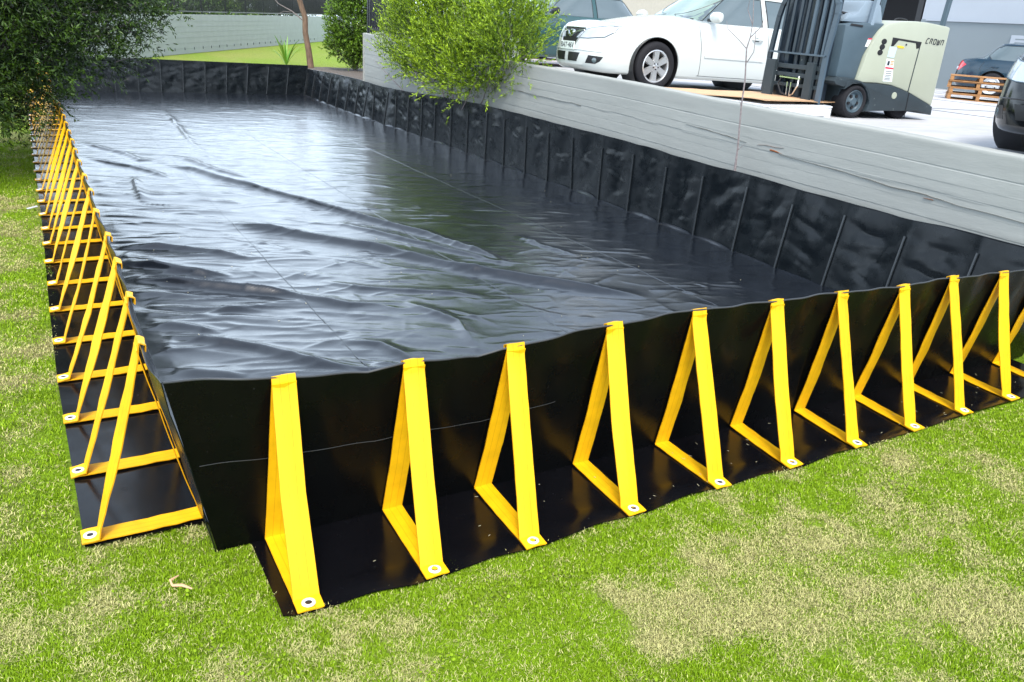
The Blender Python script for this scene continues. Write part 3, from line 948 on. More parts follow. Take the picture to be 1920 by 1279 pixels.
def washer_mesh():
    mb = MB()
    mb.lathe([(.012, .0), (.0135, .0035), (.019, .0045), (.0245, .0025), (.0255, 0)], 20)
    return mb.mesh("eyelet", smooth=True)


def hole_mesh():
    mb = MB(); mb.lathe([(0.0001, .0012), (.0125, .0012)], 16)
    return mb.mesh("eyelet_hole")


WASH = washer_mesh(); WASH.materials.append(M['zinc'])
HOLE = hole_mesh(); HOLE.materials.append(M['hole'])


def bracket(eye, foot, top, along, outv, seed, narrow=1.0):
    """one yellow A-shaped brace: eye (x,y), foot (x,y), top (x,y,z); along: unit vector along the wall; outv outward"""
    rg = random.Random(seed)
    al = Vector(along); ov = Vector(outv)
    e = Vector((eye[0], eye[1], .020)); f = Vector((foot[0], foot[1], .0)); t = Vector(top)
    w = .098
    tab = e + ov * .032
    knee = e - ov * .030 + Vector((0, 0, .006))
    tw = rg.uniform(-.22, .22) if outv[1] else rg.uniform(-.36, .10)
    nr = (ov * t.z + Vector((0, 0, abs((e - t).dot(ov))))).normalized()
    neck = t + ov * .012 - Vector((0, 0, .055))
    bow = (knee.lerp(neck, .5)) - ov * rg.uniform(-.004, .010) + al * rg.uniform(-.006, .006)
    up1 = knee.lerp(neck, .05) + Vector((0, 0, .004))
    pts = [tab + Vector((0, 0, -.001)), e + Vector((0, 0, .003)), knee, up1, bow, neck, t + Vector((0, 0, .006)), t - ov * .022 + Vector((0, 0, -.004)), t - ov * .020 - Vector((0, 0, .03))]
    wd = [al] * 4 + [(al - nr * tw), (al - nr * tw * .5), al, al, al]
    ws = [w, w, w, w * .97, w * .93, w * .90 * narrow, w * .88, w * .88, w * .88]
    me = ribbon("support_brace", pts, wd, w, .0045, nsub=5, widths=ws, rows=7)
    br = add("support_brace", me, M['strap'], bund)
    g = [e + ov * .030 + Vector((0, 0, -.0045)), e + Vector((0, 0, -.003)), e.lerp(f, .5) + Vector((0, 0, .006)), Vector((f.x, f.y, .020)) + ov * .016]
    add("ground_strap", ribbon("ground_strap", g, al, w * .92, .004, nsub=4, rows=5), M['strap'], br)
    b0 = Vector((f.x, f.y, .020)) + ov * .015
    u = [b0, b0.lerp(t, .33) + ov * .012, b0.lerp(t, .66) + ov * .012, t + ov * .010 - Vector((0, 0, .02))]
    add("wall_strap", ribbon("wall_strap", u, al, w * .92, .004, nsub=4, rows=5), M['strap'], br)
    q = add("eyelet", WASH, None, br); q.rotation_euler = (R(90), 0, rg.uniform(0, 3)); q.location = e + Vector((0, 0, .006))
    h = add("eyelet_hole", HOLE, None, q)
    return br


FT_ = list(FT) + [(5.24, .757)]; FE_ = list(FE) + [(5.21, -.425)]; FI_ = [list(p) for p in FI] + [(3.76, 0), (4.26, 0), (4.76, 0), (5.25, 0)]
for i in range(11):
    bracket(FE_[i], (FI_[i][0], 0.0), (FT_[i][0], -.157, FT_[i][1] + .004), (1, 0, 0), (0, -1, 0), 40 + i)
LT79 = [(-.171, .321), (-.148, .885), (-.142, 1.443), (-.14, 1.967), (-.153, 2.561), (-.141, 3.183)]
LE_ = list(LE)
while LE_[-1][1] < L_ - .7: LE_.append((-.44, LE_[-1][1] + .575))
for i, e in enumerate(LE_):
    tx, ty = LT79[i] if i < len(LT79) else (float(interp(lt_edge, np.array([e[1]]), 0, 2)[0]), e[1] + .03)
    bracket(e, (0, e[1] + .0), (tx - .006, ty, .794), (0, 1, 0), (-1, 0, 0), 80 + i)

def clippings():
    rg = np.random.default_rng(33); mbk = MB()
    for k in range(48):
        x = rg.uniform(.2, 5.2); y = -.05 - .40 * rg.random() ** .6; z = .022
        a = rg.uniform(0, 3.14); l = rg.uniform(.004, .018)
        p = Vector((x, y, z)); q = p + Vector((math.cos(a) * l, math.sin(a) * l, rg.uniform(0, .004)))
        mbk.bar(p, q, .0014, .001)
    for k in range(70):
        x = rg.uniform(.2, 5.3); y = rg.uniform(.3, 9); z = float(floor_h(np.array([x]), np.array([y]))[0]) + .004
        a = rg.uniform(0, 3.14); l = rg.uniform(.004, .016)
        p = Vector((x, y, z)); q = p + Vector((math.cos(a) * l, math.sin(a) * l, .001)); mbk.bar(p, q, .003, .0015)
    o = mbk.build("grass_clippings", M['clip']); tag(o, "tiny dry grass clippings scattered on the black flap and liner", "grass clippings"); o["kind"] = "stuff"


clippings()

# ------------------------------------------------------------------ raised car park and retaining wall
PZ = 1.26                                # level of the paving


def pz(x):
    return PZ - .02 * np.maximum(0, np.asarray(x, float) - 9.0)


WX = 5.95                                # face of the retaining wall
WTOP = [(-8, 1.27), (.575, 1.333), (1.78, 1.361), (3.434, 1.384), (5.516, 1.440), (8.87, 1.478), (11.45, 1.54), (14.7, 1.605)]


def slab(name, x0, x1, y0, y1, z1, z0, m, nx=2, ny=2):
    mb = MB(); mb.box(x0, x1, y0, y1, z0, z1); o = mb.build(name, m); o["kind"] = "structure"; return o


ts = np.linspace(0, 1, 60); ys = np.concatenate([np.linspace(-25, 14.85, 60), np.linspace(16, 60, 20)])
T_, Y = np.meshgrid(ts, ys, indexing='ij')
XL = WX + .20 + np.clip(Y - 14.85, 0, 99) * .62
X = XL + (60 - XL) * T_
cp = add("car_park", grid_mesh("car_park", np.stack([X, Y, pz(X) + .004 * fbm(X * .6, Y * .6, 7, 3)], -1)), M['pave']); cp["kind"] = "structure"

for _k, (p, q) in enumerate([((WX + .3, y), (25, y)) for y in (-4, 0.2, 5.2, 9.6, 13.6)] + [((x, -8), (x, 14)) for x in (11.2, 15.6, 20.2)]):
    mb = MB()
    pts = [Vector((p[0] + (q[0] - p[0]) * t, p[1] + (q[1] - p[1]) * t, 0)) for t in np.linspace(0, 1, 30)]
    for v_ in pts: v_.z = float(pz(v_.x)) + .006
    for a_, b_ in zip(pts[:-1], pts[1:]): mb.bar(a_, b_, .014, .006)
    mb.build("paving_joint", M['joint'], cp)
rw = empty("retaining_wall", "long grey painted concrete retaining wall holding up the car park behind the bund", "wall")


def rwall():
    ys = np.concatenate([np.arange(-8, 0, .12), np.arange(0, 9, .025), np.arange(9, 14.7, .05), [14.7]])
    marks = ((.19, .003), (.202, -.0035), (.31, .0012), (.395, .0035), (.50, .0010), (.62, .0028), (.85, .0025))
    ds = set(np.round(np.arange(.012, 1.2, .022), 4))
    for m_, _a in marks: ds |= {round(m_ + e, 4) for e in (-.006, -.003, 0, .003, .006)}
    for e in (-.02, -.012, -.006, 0, .006, .012, .02): ds.add(round(.405 + e, 4))
    ds = sorted(ds, reverse=True)
    n = len(ys); k = len(ds) + 1
    top = interp(WTOP, ys)
    P = np.zeros((n, k + 4, 3))
    P[:, 0] = np.stack([ys * 0 + WX + .02, ys, ys * 0], -1)
    for j, d in enumerate(ds):
        z = top - d
        x = WX - .002 * fbm(ys * 1.1, 0 * ys + d * 3, 201, 3)
        for dd, a in marks:
            if d > dd + 1e-4: x = x + a
        x = x - .003 * np.exp(-((d - .405) / .010) ** 2) * np.clip(vnoise(ys * 2.2, ys * 0, 209) * 2 + .1, 0, 1)
        x = x + .0012 * fbm(ys * 12, 0 * ys + d * 30, 215, 3) + .0012 * fbm(ys * 2, 0 * ys + d * 50, 222, 3)
        P[:, j + 1] = np.stack([x, ys, z], -1)
    for q, (dx, dz) in enumerate(((.006, -.004), (.016, 0), (.10, 0), (.20, -.006))):
        P[:, k + q] = np.stack([WX + dx + .002 * vnoise(ys * 6, ys * 0 + q, 230), ys, top + dz + .003 * fbm(ys * 5, ys * 0 + q, 231, 3)], -1)
    me = grid_mesh("wall_face", P, flip=True)
    o = add("wall_face", me, M['cwall'], rw)
    mb = MB(); mb.bar((WX + .10, 14.78, .8), (WX + 26.1, 56.7, .8), .2, 1.6); mb.build("end_wall", M['cwall'], rw, bevel=.01)
    mb = MB()
    for a, b in zip(ys[:-1:8], ys[8::8]):
        t = float(interp(WTOP, (a + b) / 2)); mb.box(WX + .19, WX + .202, a, b, PZ - .05, t - .012)
    mb.build("wall_back_face", M['cwall'], rw)
    # cracks and rusty chips
    def cr(y0, y1, d0, d1, w, m, nm, seed):
        yy = np.linspace(y0, y1, max(8, int(abs(y1 - y0) / .02))); t = interp(WTOP, yy)
        dz = np.linspace(d0, d1, len(yy)) + .016 * fbm(yy * 3, yy * 0, seed, 4)
        wv = w * .45 * np.clip(vnoise(yy * 5, yy * 0, seed + 3) * 2.0 + .25 + .4 * vnoise(yy * 30, yy * 0, seed + 5), .02, 1.5)
        z = t - dz
        x = 0 * yy + WX - .0065 + .002
        A = np.stack([x, yy, z + wv / 2], -1); B = np.stack([x - .002, yy, z - wv / 2], -1)
        A2 = A + [.02, 0, 0]; B2 = B + [.02, 0, 0]
        add(nm, grid_mesh(nm, np.stack([A2, A, B, B2], 1)), m, rw)
    cr(8.9, 6.4, .395, .40, .012, M['crack'], "crack", 301)
    cr(4.3, 3.35, .33, .355, .010, M['crack'], "crack", 309)
    cr(2.9, .2, .40, .48, .006, M['crack'], "crack", 313)
    cr(3.02, 2.86, .375, .385, .022, M['rust'], "rusty_chip", 321)
    cr(1.28, 1.19, .455, .460, .014, M['rust'], "rusty_chip", 325)
    cr(3.2, 2.85, .36, .34, .008, M['rust'], "rusty_chip", 328)


rwall()

# ------------------------------------------------------------------ fences
def picket_fence(name, P0, P1, h, npost, npick, label, zf=None, joined=False, group=None, rail=.035):
    P0 = Vector(P0); P1 = Vector(P1); root = empty(name, label, "fence", tuple(P0), group=group)
    d = P1 - P0
    for t in np.linspace(0, 1, npost):
        p = d * t
        mb = MB(); mb.box(p.x - .025, p.x + .025, p.y - .025, p.y + .025, p.z, p.z + h + .04); mb.build("fence_post", M['fence'], root)
    for zz in (.10, h - .12):
        mb = MB(); mb.bar(Vector((0, 0, zz)), d + Vector((0, 0, zz)), rail, rail); mb.build("rail", M['fence'], root)
    if joined:
        mb = MB()
        for t in np.linspace(0, 1, npick):
            p = d * t; mb.bar(p + Vector((0, 0, .1)), p + Vector((0, 0, h)), .03, .03)
        o = mb.build("picket", M['fence'], root); o["kind"] = "stuff"
    else:
        mb = MB(); mb.bar((0, 0, 0), (0, 0, h - .06), .018, .018); me = mb.mesh("picket"); me.materials.append(M['fence'])
        for t in np.linspace(0, 1, npick):
            p = d * t
            o = bpy.data.objects.new("picket", me); COL.objects.link(o); o.parent = root; o.location = p + Vector((0, 0, .07))
    return root


picket_fence("picket_fence", (6.05, 14.58, 1.60), (6.05, 9.6, 1.49), 1.25, 4, 46, "black metal picket fence standing on the near concrete wall behind the big bush")
picket_fence("picket_fence", (6.1, 14.85, 1.60), (9.3, 20.0, 1.60), 1.25, 4, 50, "black metal picket fence turning back from the wall corner across the car park", joined=True)

# far block wall with its own fence
fwr = empty("block_wall", "low pale grey painted block wall at the far edge of the bright lawn", "wall", (3.6, 30.5, 0))
fd = Vector((15.67 - 3.6, 51.5 - 30.6, 0)); fdn = fd.normalized(); fn = Vector((-fdn.y, fdn.x, 0))
A = Vector((0, 0, 0)) - fdn * 9
Bq = fd + fdn * 14
mb = MB()
m4 = [(A, 1.40), (Bq, 1.62)]
vs = []
for p, h in m4:
    for q in (0, .2):
        for z in (0, h): vs.append(tuple(p + fn * q + Vector((0, 0, z))))
mb._a(vs, [(0, 1, 5, 4), (2, 6, 7, 3), (1, 3, 7, 5), (0, 2, 3, 1), (4, 5, 7, 6)])
mb.build("block_face", M['fwall'], fwr)
mb = MB()
for k in range(1, 7):
    p0 = A + fn * -.004 + Vector((0, 0, .2 * k)); p1 = Bq + fn * -.004 + Vector((0, 0, .2 * k * 1.1))
    mb.bar(p0, p1, .006, .006)
o = mb.build("mortar_joint", M['fwall'], fwr); o["kind"] = "stuff"
mb = MB()
for k in range(26):
    p = A + fdn * (9.3 + k * 1.0) - fn * .006; mb.box(p.x - .012, p.x + .012, p.y - .012, p.y + .012, .14, .24)
o = mb.build("weep_slot", M['fdark'], fwr); o["kind"] = "stuff"
f0 = Vector((3.6, 30.5, 0)) + A + fn * .1
f1 = Vector((3.6, 30.5, 0)) + Bq + fn * .1
picket_fence("picket_fence", (f0.x, f0.y, 1.42), (f1.x, f1.y, 1.64), 1.25, 17, 330, "black picket fence running along the top of the far block wall", joined=True, rail=.05)

# ------------------------------------------------------------------ building at the back of the car park
bld = empty("warehouse", "grey warehouse wall with a dark open doorway behind the forklift", "building", (25.5, 0, float(pz(25.5))))


def bbox(nm, x0, x1, y0, y1, z0, z1, m, parent=bld, bevel=0):
    mb = MB(); mb.box(x0, x1, y0, y1, z0, z1); return mb.build(nm, m, parent, bevel=bevel)


bbox("wall", 0, .3, -30, 15.5, 0, 2.09, M['bld'])
bbox("wall", .03, .3, -30, 15.5, 2.09, 6.8, M['bld2'])
bbox("fascia", -.05, .3, -30, 40, 6.8, 7.5, M['bld'])
bbox("wall", .03, .3, 15.5, 22.5, 4.3, 6.8, M['bld2'])
bbox("wall", .0, .3, 22.5, 40, 0, 6.8, M['beige'])
bbox("doorway", 3.0, 3.1, 15.4, 22.6, 0, 4.4, M['dark'])
bbox("door_jamb", .31, 3.0, 15.4, 15.5, 0, 4.3, M['dark']); bbox("door_jamb", .31, 3.0, 22.5, 22.6, 0, 4.3, M['dark'])
bbox("door_head", .31, 3.0, 15.5, 22.5, 4.3, 4.4, M['dark'])
bbox("door_track", .02, .10, 15.55, 15.75, 0, 4.3, M['gblack'])
bbox("door_track", .02, .10, 18.8, 18.95, 0, 4.3, M['gblack'])
for y in (-8, -1.5, 4.5):
    bbox("downpipe", -.1, -.01, y, y + .09, 0, 6.8, M['bld2'])
sg = empty("wall_sign", "small pale rectangular sign fixed to the grey warehouse wall above the dark car", "sign", (25.46, 11.9, 2.5))
mb = MB(); mb.box(0, .03, -.45, .45, -.16, .16); mb.build("sign_board", M['bld2'], sg, bevel=.01)
mb = MB()
for z in (.05, -.05):
    mb.box(-.003, 0, -.36, .30, z - .018, z + .018)
mb.build("faded_lettering", M['bld'], sg)
mb = MB(); mb.box(-.05, .0, -30, 15.3, 2.05, 2.09)
mb.build("flashing", M['bld2'], bld)

# ------------------------------------------------------------------ cars
def bvh_of(me):
    bm = bmesh.new(); bm.from_mesh(me); t = BVHTree.FromBMesh(bm); bm.free(); return t


def densify(poly, step):
    out = []
    n = len(poly)
    for i in range(n):
        a = Vector(poly[i]); b = Vector(poly[(i + 1) % n]); k = max(1, int((b - a).length / step))
        out += [a.lerp(b, j / k) for j in range(k)]
    return out


def patch(name, bvh, poly, O, U, Vv, D, m, parent, off=.004, th=.012, rings=7, step=.04, centre=None):
    """project a star-shaped polygon (u,v) from plane O+uU+vV along D onto the body and give it thickness"""
    O = Vector(O); U = Vector(U).normalized(); Vv = Vector(Vv); D = Vector(D).normalized()
    pts = densify([(p[0], p[1]) for p in poly], step)
    c = sum(pts, Vector((0, 0))) / len(pts) if centre is None else Vector(centre)
    V = []; n = len(pts); lastd = None

    def hit(p):
        nonlocal lastd
        o = O + U * p.x + Vv * p.y
        h = bvh.ray_cast(o, D)
        if h[0] is None:
            q = o + D * (lastd if lastd else 1.0); return q - D * off, Vector(-D)
        lastd = (h[0] - o).length
        nn = h[1] if h[1].dot(D) < 0 else -h[1]
        return h[0] + nn * off, nn
    q, nn = hit(c); V.append(q)
    for r in range(1, rings + 1):
        for p in pts: V.append(hit(c.lerp(p, r / rings))[0])
    F = []
    for k in range(n): F.append((0, 1 + k, 1 + (k + 1) % n))
    for r in range(rings - 1):
        for k in range(n):
            a = 1 + r * n + k; b = 1 + r * n + (k + 1) % n; F.append((a, a + n, b + n, b))
    base = len(V)
    edge = V[1 + (rings - 1) * n:]
    V += [p + D * th for p in edge]
    e0 = 1 + (rings - 1) * n
    for k in range(n): F.append((e0 + k, base + k, base + (k + 1) % n, e0 + (k + 1) % n))
    me = bpy.data.meshes.new(name); me.from_pydata([tuple(v) for v in V], [], F); me.update()
    bm = bmesh.new(); bm.from_mesh(me); bmesh.ops.recalc_face_normals(bm, faces=bm.faces)
    f0 = max(bm.faces, key=lambda f: -f.normal.dot(D) if f.index < n else -9)
    if f0.normal.dot(D) > 0: bmesh.ops.reverse_faces(bm, faces=bm.faces)
    for f in bm.faces: f.smooth = True
    bm.to_mesh(me); bm.free()
    try: me.set_sharp_from_angle(angle=R(45))
    except Exception: pass
    return add(name, me, m, parent)


def seam(name, bvh, line, O, U, Vv, D, w, m, parent, off=.0015, closed=False):
    O = Vector(O); U = Vector(U); Vv = Vector(Vv); D = Vector(D).normalized()
    pts = [Vector(p) for p in line]
    if closed: pts.append(pts[0])
    q = []
    for i in range(len(pts) - 1):
        k = max(1, int((pts[i + 1] - pts[i]).length / .04))
        q += [pts[i].lerp(pts[i + 1], j / k) for j in range(k)]
    q.append(pts[-1])
    W = []
    for p in q:
        o = O + U * p.x + Vv * p.y; h = bvh.ray_cast(o, D)
        if h[0] is not None: W.append(h[0] - D * off)
    if len(W) < 2: return None
    mb = MB(); mb.tube(W, w / 2, 6); return mb.build(name, m, parent, smooth=True)


def wheel_parts(parent, x, y, r, side, style="six", m_rim=None, w=.21):
    """side +1: outer face looks along +y"""
    mb = MB(); s = side
    prof = [(r * .66, 0), (r * .70, .012 * s), (r * .80, .020 * s), (r * .92, .012 * s), (r * .975, -.008 * s), (r, -.03 * s), (r, -(w - .03) * s), (r * .96, -w * s), (r * .70, -w * s), (r * .64, -(w - .02) * s)]
    mb.lathe(prof, 40, closed=True)
    t = mb.build("tyre", M['tyre'], parent, smooth=True); t.location = (x, y, r)
    rr = r * .68
    mb = MB()
    mb.lathe([(rr, .004 * s), (rr * .94, .010 * s), (rr * .90, .000), (rr * .88, -.06 * s), (rr * .86, -.16 * s)], 40)
    if style == "six":
        for k in range(6):
            a = math.pi / 2 + k * math.pi / 3
            ca, sa = math.cos(a), math.sin(a)
            def P(u, v, d): return (u * ca - v * sa, d * s, u * sa + v * ca)
            r0, r1 = rr * .16, rr * .93
            vs = [P(r0, -.030, .004), P(r0, .030, .004), P(r1, .040, -.001), P(r1, -.040, -.001), P(r0, -.036, -.035), P(r0, .036, -.035), P(r1, .055, -.03), P(r1, -.055, -.03), ]
            mb._a(vs, [(0, 1, 2, 3), (4, 7, 6, 5), (0, 4, 5, 1), (1, 5, 6, 2), (2, 6, 7, 3), (3, 7, 4, 0)])
        mb.lathe([(0.0001, .010 * s), (rr * .14, .010 * s), (rr * .20, .002 * s), (rr * .24, -.03 * s)], 20)
    else:
        mb.lathe([(0.0001, .0), (rr * .30, .0), (rr * .36, -.012 * s), (rr * .70, -.028 * s), (rr * .80, -.012 * s), (rr * .9, -.01 * s)], 28)
    rim = mb.build("rim", m_rim or M['alloy'], t, smooth=True)
    mb = MB(); mb.lathe([(rr * .86, -.10 * s), (.0001, -.10 * s)], 24); mb.lathe([(rr * .55, -.07 * s), (.0001, -.07 * s)], 24)
    mb.build("brake_disc", M['gblack'], t, smooth=True)
    for k in range(5):
        a = math.pi / 2 + k * 2 * math.pi / 5 + .6
        rad = rr * (.18 if style == "six" else .52); q = .010 if style == "six" else .018
        c = Vector((math.cos(a) * rad, .009 * s if style == "six" else -.012 * s, math.sin(a) * rad))
        mb = MB(); mb.lathe([(.0001, .006 * s), (q, .005 * s), (q, -.01 * s)], 8, Matrix.Translation(c))
        mb.build("wheel_nut", M['gblack'], t)
    return t


def make_car(name, label, paint, loc, yaw, pitch=0., P=None, group=None, full=True):
    P = dict(dict(xf=.95, xr=-3.72, w=.865, wb=2.67, r=.322, belt=.93, roof=1.42, wsb=-.42, wst=-1.28, rwt=-2.75, rwb=-3.30, nose=.60,
                  deck=.98, wheels="six", trim=True), **(P or {}))
    root = empty(name, label, "car", loc, (0, R(pitch), yaw), group)
    N = 112
    levels = [0, .04, .12, .25, .38, .50, .62, .74, .85, .94, 1.0]
    dwt = [.90, .95, .975, .992, 1.0, 1.0, .998, .990, .978, .962, .935]
    dxt = [-.10, -.05, -.01, .0, .0, -.005, -.015, -.03, -.055, -.085, -.13]
    xf, xr, w = P['xf'], P['xr'], P['w']
    cx, a0 = (xf + xr) / 2, (xf - xr) / 2

    def sh(x):
        return float(np.interp(x, [xr, xr + .12, xr + .5, P['rwb'], -1.4, P['wsb'] - .1, P['wsb'] + .15, .0, .45, xf - .25, xf - .08, xf],
                               [P['deck'] - .13, P['deck'] - .05, P['deck'] - .02, P['deck'] - .01, P['belt'] + .015, P['belt'], P['belt'] - .03, P['belt'] - .075, P['belt'] - .15, P['nose'] + .11, P['nose'] + .05, P['nose']]))

    def crown(x):
        return float(np.interp(x, [xr, P['rwb'], P['wsb'], 0, xf - .3, xf], [.02, .05, .085, .085, .06, .02]))

    def bot(x):
        return float(np.interp(x, [xr, xr + .3, -2.4, -.4, xf - .3, xf], [.28, .20, .185, .185, .18, .20]))
    V = []; rings = []
    for li, lv in enumerate(levels):
        for k in range(N):
            t = 2 * math.pi * k / N
            ct, st = math.cos(t), math.sin(t)
            e = 2 / 3.6 if ct > 0 else 2 / 4.6
            x = cx + (a0 + dxt[li]) * math.copysign(abs(ct) ** e, ct)
            y = w * dwt[li] * math.copysign(abs(st) ** (2 / 3.2), st)
            z = bot(x) + (sh(x) - bot(x)) * lv
            V.append((x, y, z))
    nl = len(levels)
    caps = [.95, .86, .70, .45, .2, .0]
    for ci, c in enumerate(caps):
        for k in range(N):
            x, y, z = V[(nl - 1) * N + k]
            f = 1 - (1 - c) * .06
            xx = cx + (x - cx) * (f if x > cx else f)
            V.append((xx, y * c, sh(x) + crown(x) * (1 - c ** 2.2)))
    F = []
    tot = nl + len(caps)
    for i in range(tot - 1):
        for k in range(N):
            a = i * N + k; b = i * N + (k + 1) % N; F.append((a, b, b + N, a + N))
    F.append(tuple(range(N))[::-1])
    me = bpy.data.meshes.new("body"); me.from_pydata(V, [], F); me.update()
    bm = bmesh.new(); bm.from_mesh(me); bmesh.ops.remove_doubles(bm, verts=bm.verts, dist=.0012)
    bmesh.ops.dissolve_degenerate(bm, edges=bm.edges, dist=1e-5)
    bmesh.ops.recalc_face_normals(bm, faces=bm.faces); bm.to_mesh(me); bm.free()
    uncut = bvh_of(me)
    # wheel openings and front openings cut with booleans
    cut = MB()
    for wx in (0, -P['wb']):
        for s in (1, -1):
            Mx = Matrix.Translation((wx, 0, P['r'] + .005))
            cut.lathe([(.0001, .50 * s), (P['r'] + .052, .50 * s), (P['r'] + .052, 1.1 * s), (.0001, 1.1 * s)], 44, Mx)
    cme = cut.mesh("cut"); co = bpy.data.objects.new("cut", cme); COL.objects.link(co)
    bo = bpy.data.objects.new("body", me); COL.objects.link(bo)
    md = bo.modifiers.new("b", 'BOOLEAN'); md.object = co; md.operation = 'DIFFERENCE'; md.solver = 'EXACT'
    bpy.context.view_layer.update()
    me2 = bpy.data.meshes.new_from_object(bo.evaluated_get(bpy.context.evaluated_depsgraph_get()))
    bpy.data.objects.remove(bo); bpy.data.objects.remove(co)
    me2.materials.clear()
    for p in me2.polygons: p.use_smooth = True
    try: me2.set_sharp_from_angle(angle=R(32))
    except Exception: pass
    me2.name = "body"
    body = add("body", me2, paint, root)
    bv = uncut
    for wx in (0, -P['wb']):
        for s in (1, -1):
            mb = MB(); mb.lathe([(P['r'] + .046, .52 * s), (P['r'] + .046, (w - .035) * s), (P['r'] + .051, (w - .035) * s), (P['r'] + .051, .515 * s), (.0001, .515 * s), (.0001, .52 * s)], 40, Matrix.Translation((wx, 0, P['r'] + .005)))
            mb.build("wheel_arch_liner", M['gblack'], root, smooth=True)
            wheel_parts(root, wx, s * (w - .035), P['r'], s, P['wheels'])
    # greenhouse
    GN = 96; gl = [0, .12, .3, .5, .7, .85, .95, 1.0]
    V = []
    ghx = lambda l: (P['wsb'] + (P['wst'] - P['wsb']) * (l ** .92), P['rwb'] + (P['rwt'] - P['rwb']) * (l ** .95))
    zb = P['belt'] - .06
    for l in gl:
        x1, x0 = ghx(l); c = (x0 + x1) / 2; a = (x1 - x0) / 2
        wv = w * (.90 - .235 * l ** 1.25)
        for k in range(GN):
            t = 2 * math.pi * k / GN; ct, st = math.cos(t), math.sin(t)
            x = c + a * math.copysign(abs(ct) ** (2 / 5.0), ct) ; y = wv * math.copysign(abs(st) ** (2 / 4.5), st)
            x -= .10 * (y / w) ** 2 * (1 if ct > 0 else -1) * (1 - .3 * l)
            z = zb + (P['roof'] - .055 - zb) * l
            V.append((x, y, z))
    top0 = (len(gl) - 1) * GN
    x1, x0 = ghx(1)
    for c in (.94, .8, .55, .25, 0):
        for k in range(GN):
            x, y, z = V[top0 + k]; xm = (x0 + x1) / 2
            V.append((xm + (x - xm) * (.3 + .7 * c), y * c, z + .055 * (1 - c ** 2)))
    F = []
    for i in range(len(gl) + 4):
        for k in range(GN):
            a = i * GN + k; b = i * GN + (k + 1) % GN; F.append((a, b, b + GN, a + GN))
    F.append(tuple((len(gl) + 4) * GN + k for k in range(GN)))
    gm = bpy.data.meshes.new("cabin"); gm.from_pydata(V, [], F); gm.update()
    bm = bmesh.new(); bm.from_mesh(gm); bmesh.ops.recalc_face_normals(bm, faces=bm.faces)
    for f in bm.faces: f.smooth = True
    bm.to_mesh(gm); bm.free()
    try: gm.set_sharp_from_angle(angle=R(50))
    except Exception: pass
    cabin = add("cabin", gm, paint, root)
    gv = bvh_of(gm)
    b, rf = P['belt'], P['roof']
    X1, XT, XR, XB = P['wsb'], P['wst'], P['rwt'], P['rwb']
    zt = rf - .10
    bp = XT - (XT - XR) * .42          # B pillar
    sides = [(1, "l")] + ([(-1, "r")] if full else [])
    for s, _n in sides:
        fw = [(X1 - .18, b + .015), (X1 - .16, b + .03), (XT - .02, zt - .015), (XT - .14, zt), (bp + .05, zt + .005), (bp + .06, b + .02)]
        rw_ = [(bp - .05, b + .02), (bp - .04, zt + .005), (XR + .15, zt), (XR - .02, zt - .05), (XB + .38, b + .13), (XB + .48, b + .03)]
        for poly in (fw, rw_):
            patch("side_window", gv, poly, (0, 3 * s, 0), (1, 0, 0), Vector((0, 0, 1)), (0, -s, 0), M['glass'], root, off=.004, rings=6)
        # black surround
        seam("window_trim", gv, fw, (0, 3 * s, 0), (1, 0, 0), (0, 0, 1), (0, -s, 0), .016, M['gblack'], root, closed=True, off=.003)
        seam("window_trim", gv, rw_, (0, 3 * s, 0), (1, 0, 0), (0, 0, 1), (0, -s, 0), .016, M['gblack'], root, closed=True, off=.003)
        for ln in ([(X1 - .22, b - .01), (X1 - .29, .62), (X1 - .33, .23)], [(bp - .01, b - .01), (bp - .03, .6), (bp - .06, .23)],
                   [(XB + .33, b - .01), (XB + .26, .72), (XB + .46, .40)], [(X1 - .30, .235), (bp - .2, .235), (-P['wb'] + .5, .235)]):
            seam("door_gap", bv, ln, (0, 3 * s, 0), (1, 0, 0), (0, 0, 1), (0, -s, 0), .0065, M['gblack'], body, off=.0005)
        if P['trim']:
            mbl = []
            for xx in np.linspace(X1 - .36, bp + .04, 14):
                h = bv.ray_cast(Vector((xx, 3 * s, .50)), Vector((0, -s, 0)))
                if h[0]: mbl.append(h[0] + Vector((0, .004 * s, 0)))
            mb = MB()
            for q in range(len(mbl) - 1): mb.bar(mbl[q], mbl[q + 1], .016, .032)
            mb.build("door_moulding", paint, root)
            mbl = []
            for xx in np.linspace(bp - .05, -P['wb'] + .5, 8):
                h = bv.ray_cast(Vector((xx, 3 * s, .50)), Vector((0, -s, 0)))
                if h[0]: mbl.append(h[0] + Vector((0, .004 * s, 0)))
            mb = MB()
            for q in range(len(mbl) - 1): mb.bar(mbl[q], mbl[q + 1], .016, .032)
            mb.build("door_moulding", paint, root)
        for hx in (bp + .20, XB + .62):
            h = bv.ray_cast(Vector((hx, 3 * s, b - .15)), Vector((0, -s, 0)))
            if h[0]:
                q = h[0]
                mb = MB(); mb.tube([q + Vector((.09, .004 * s, 0)), q + Vector((.06, .035 * s, .002)), q + Vector((-.06, .037 * s, .002)), q + Vector((-.10, .006 * s, 0))], [.010, .013, .013, .010], 8)
                hd = mb.build("door_handle", paint, root, smooth=True)
                mb = MB(); mb.lathe([(.0001, .0035 * s), (.036, .003 * s), (.04, 0)], 16, Matrix.Translation(q + Vector((0, 0, -.004))) @ Matrix.Diagonal((1.3, 1, .7, 1)))
                mb.build("handle_recess", M['fdark'], hd, smooth=True)
        # mirror
        mx = X1 - .43
        mr = empty_part("mirror", root, (mx, s * (w + .02), b + .095)) if False else None
        mb = MB()
        pr = [(0.0001, -.115), (.05, -.108), (.074, -.07), (.080, 0), (.076, .06), (.062, .105), (.0001, .118)]
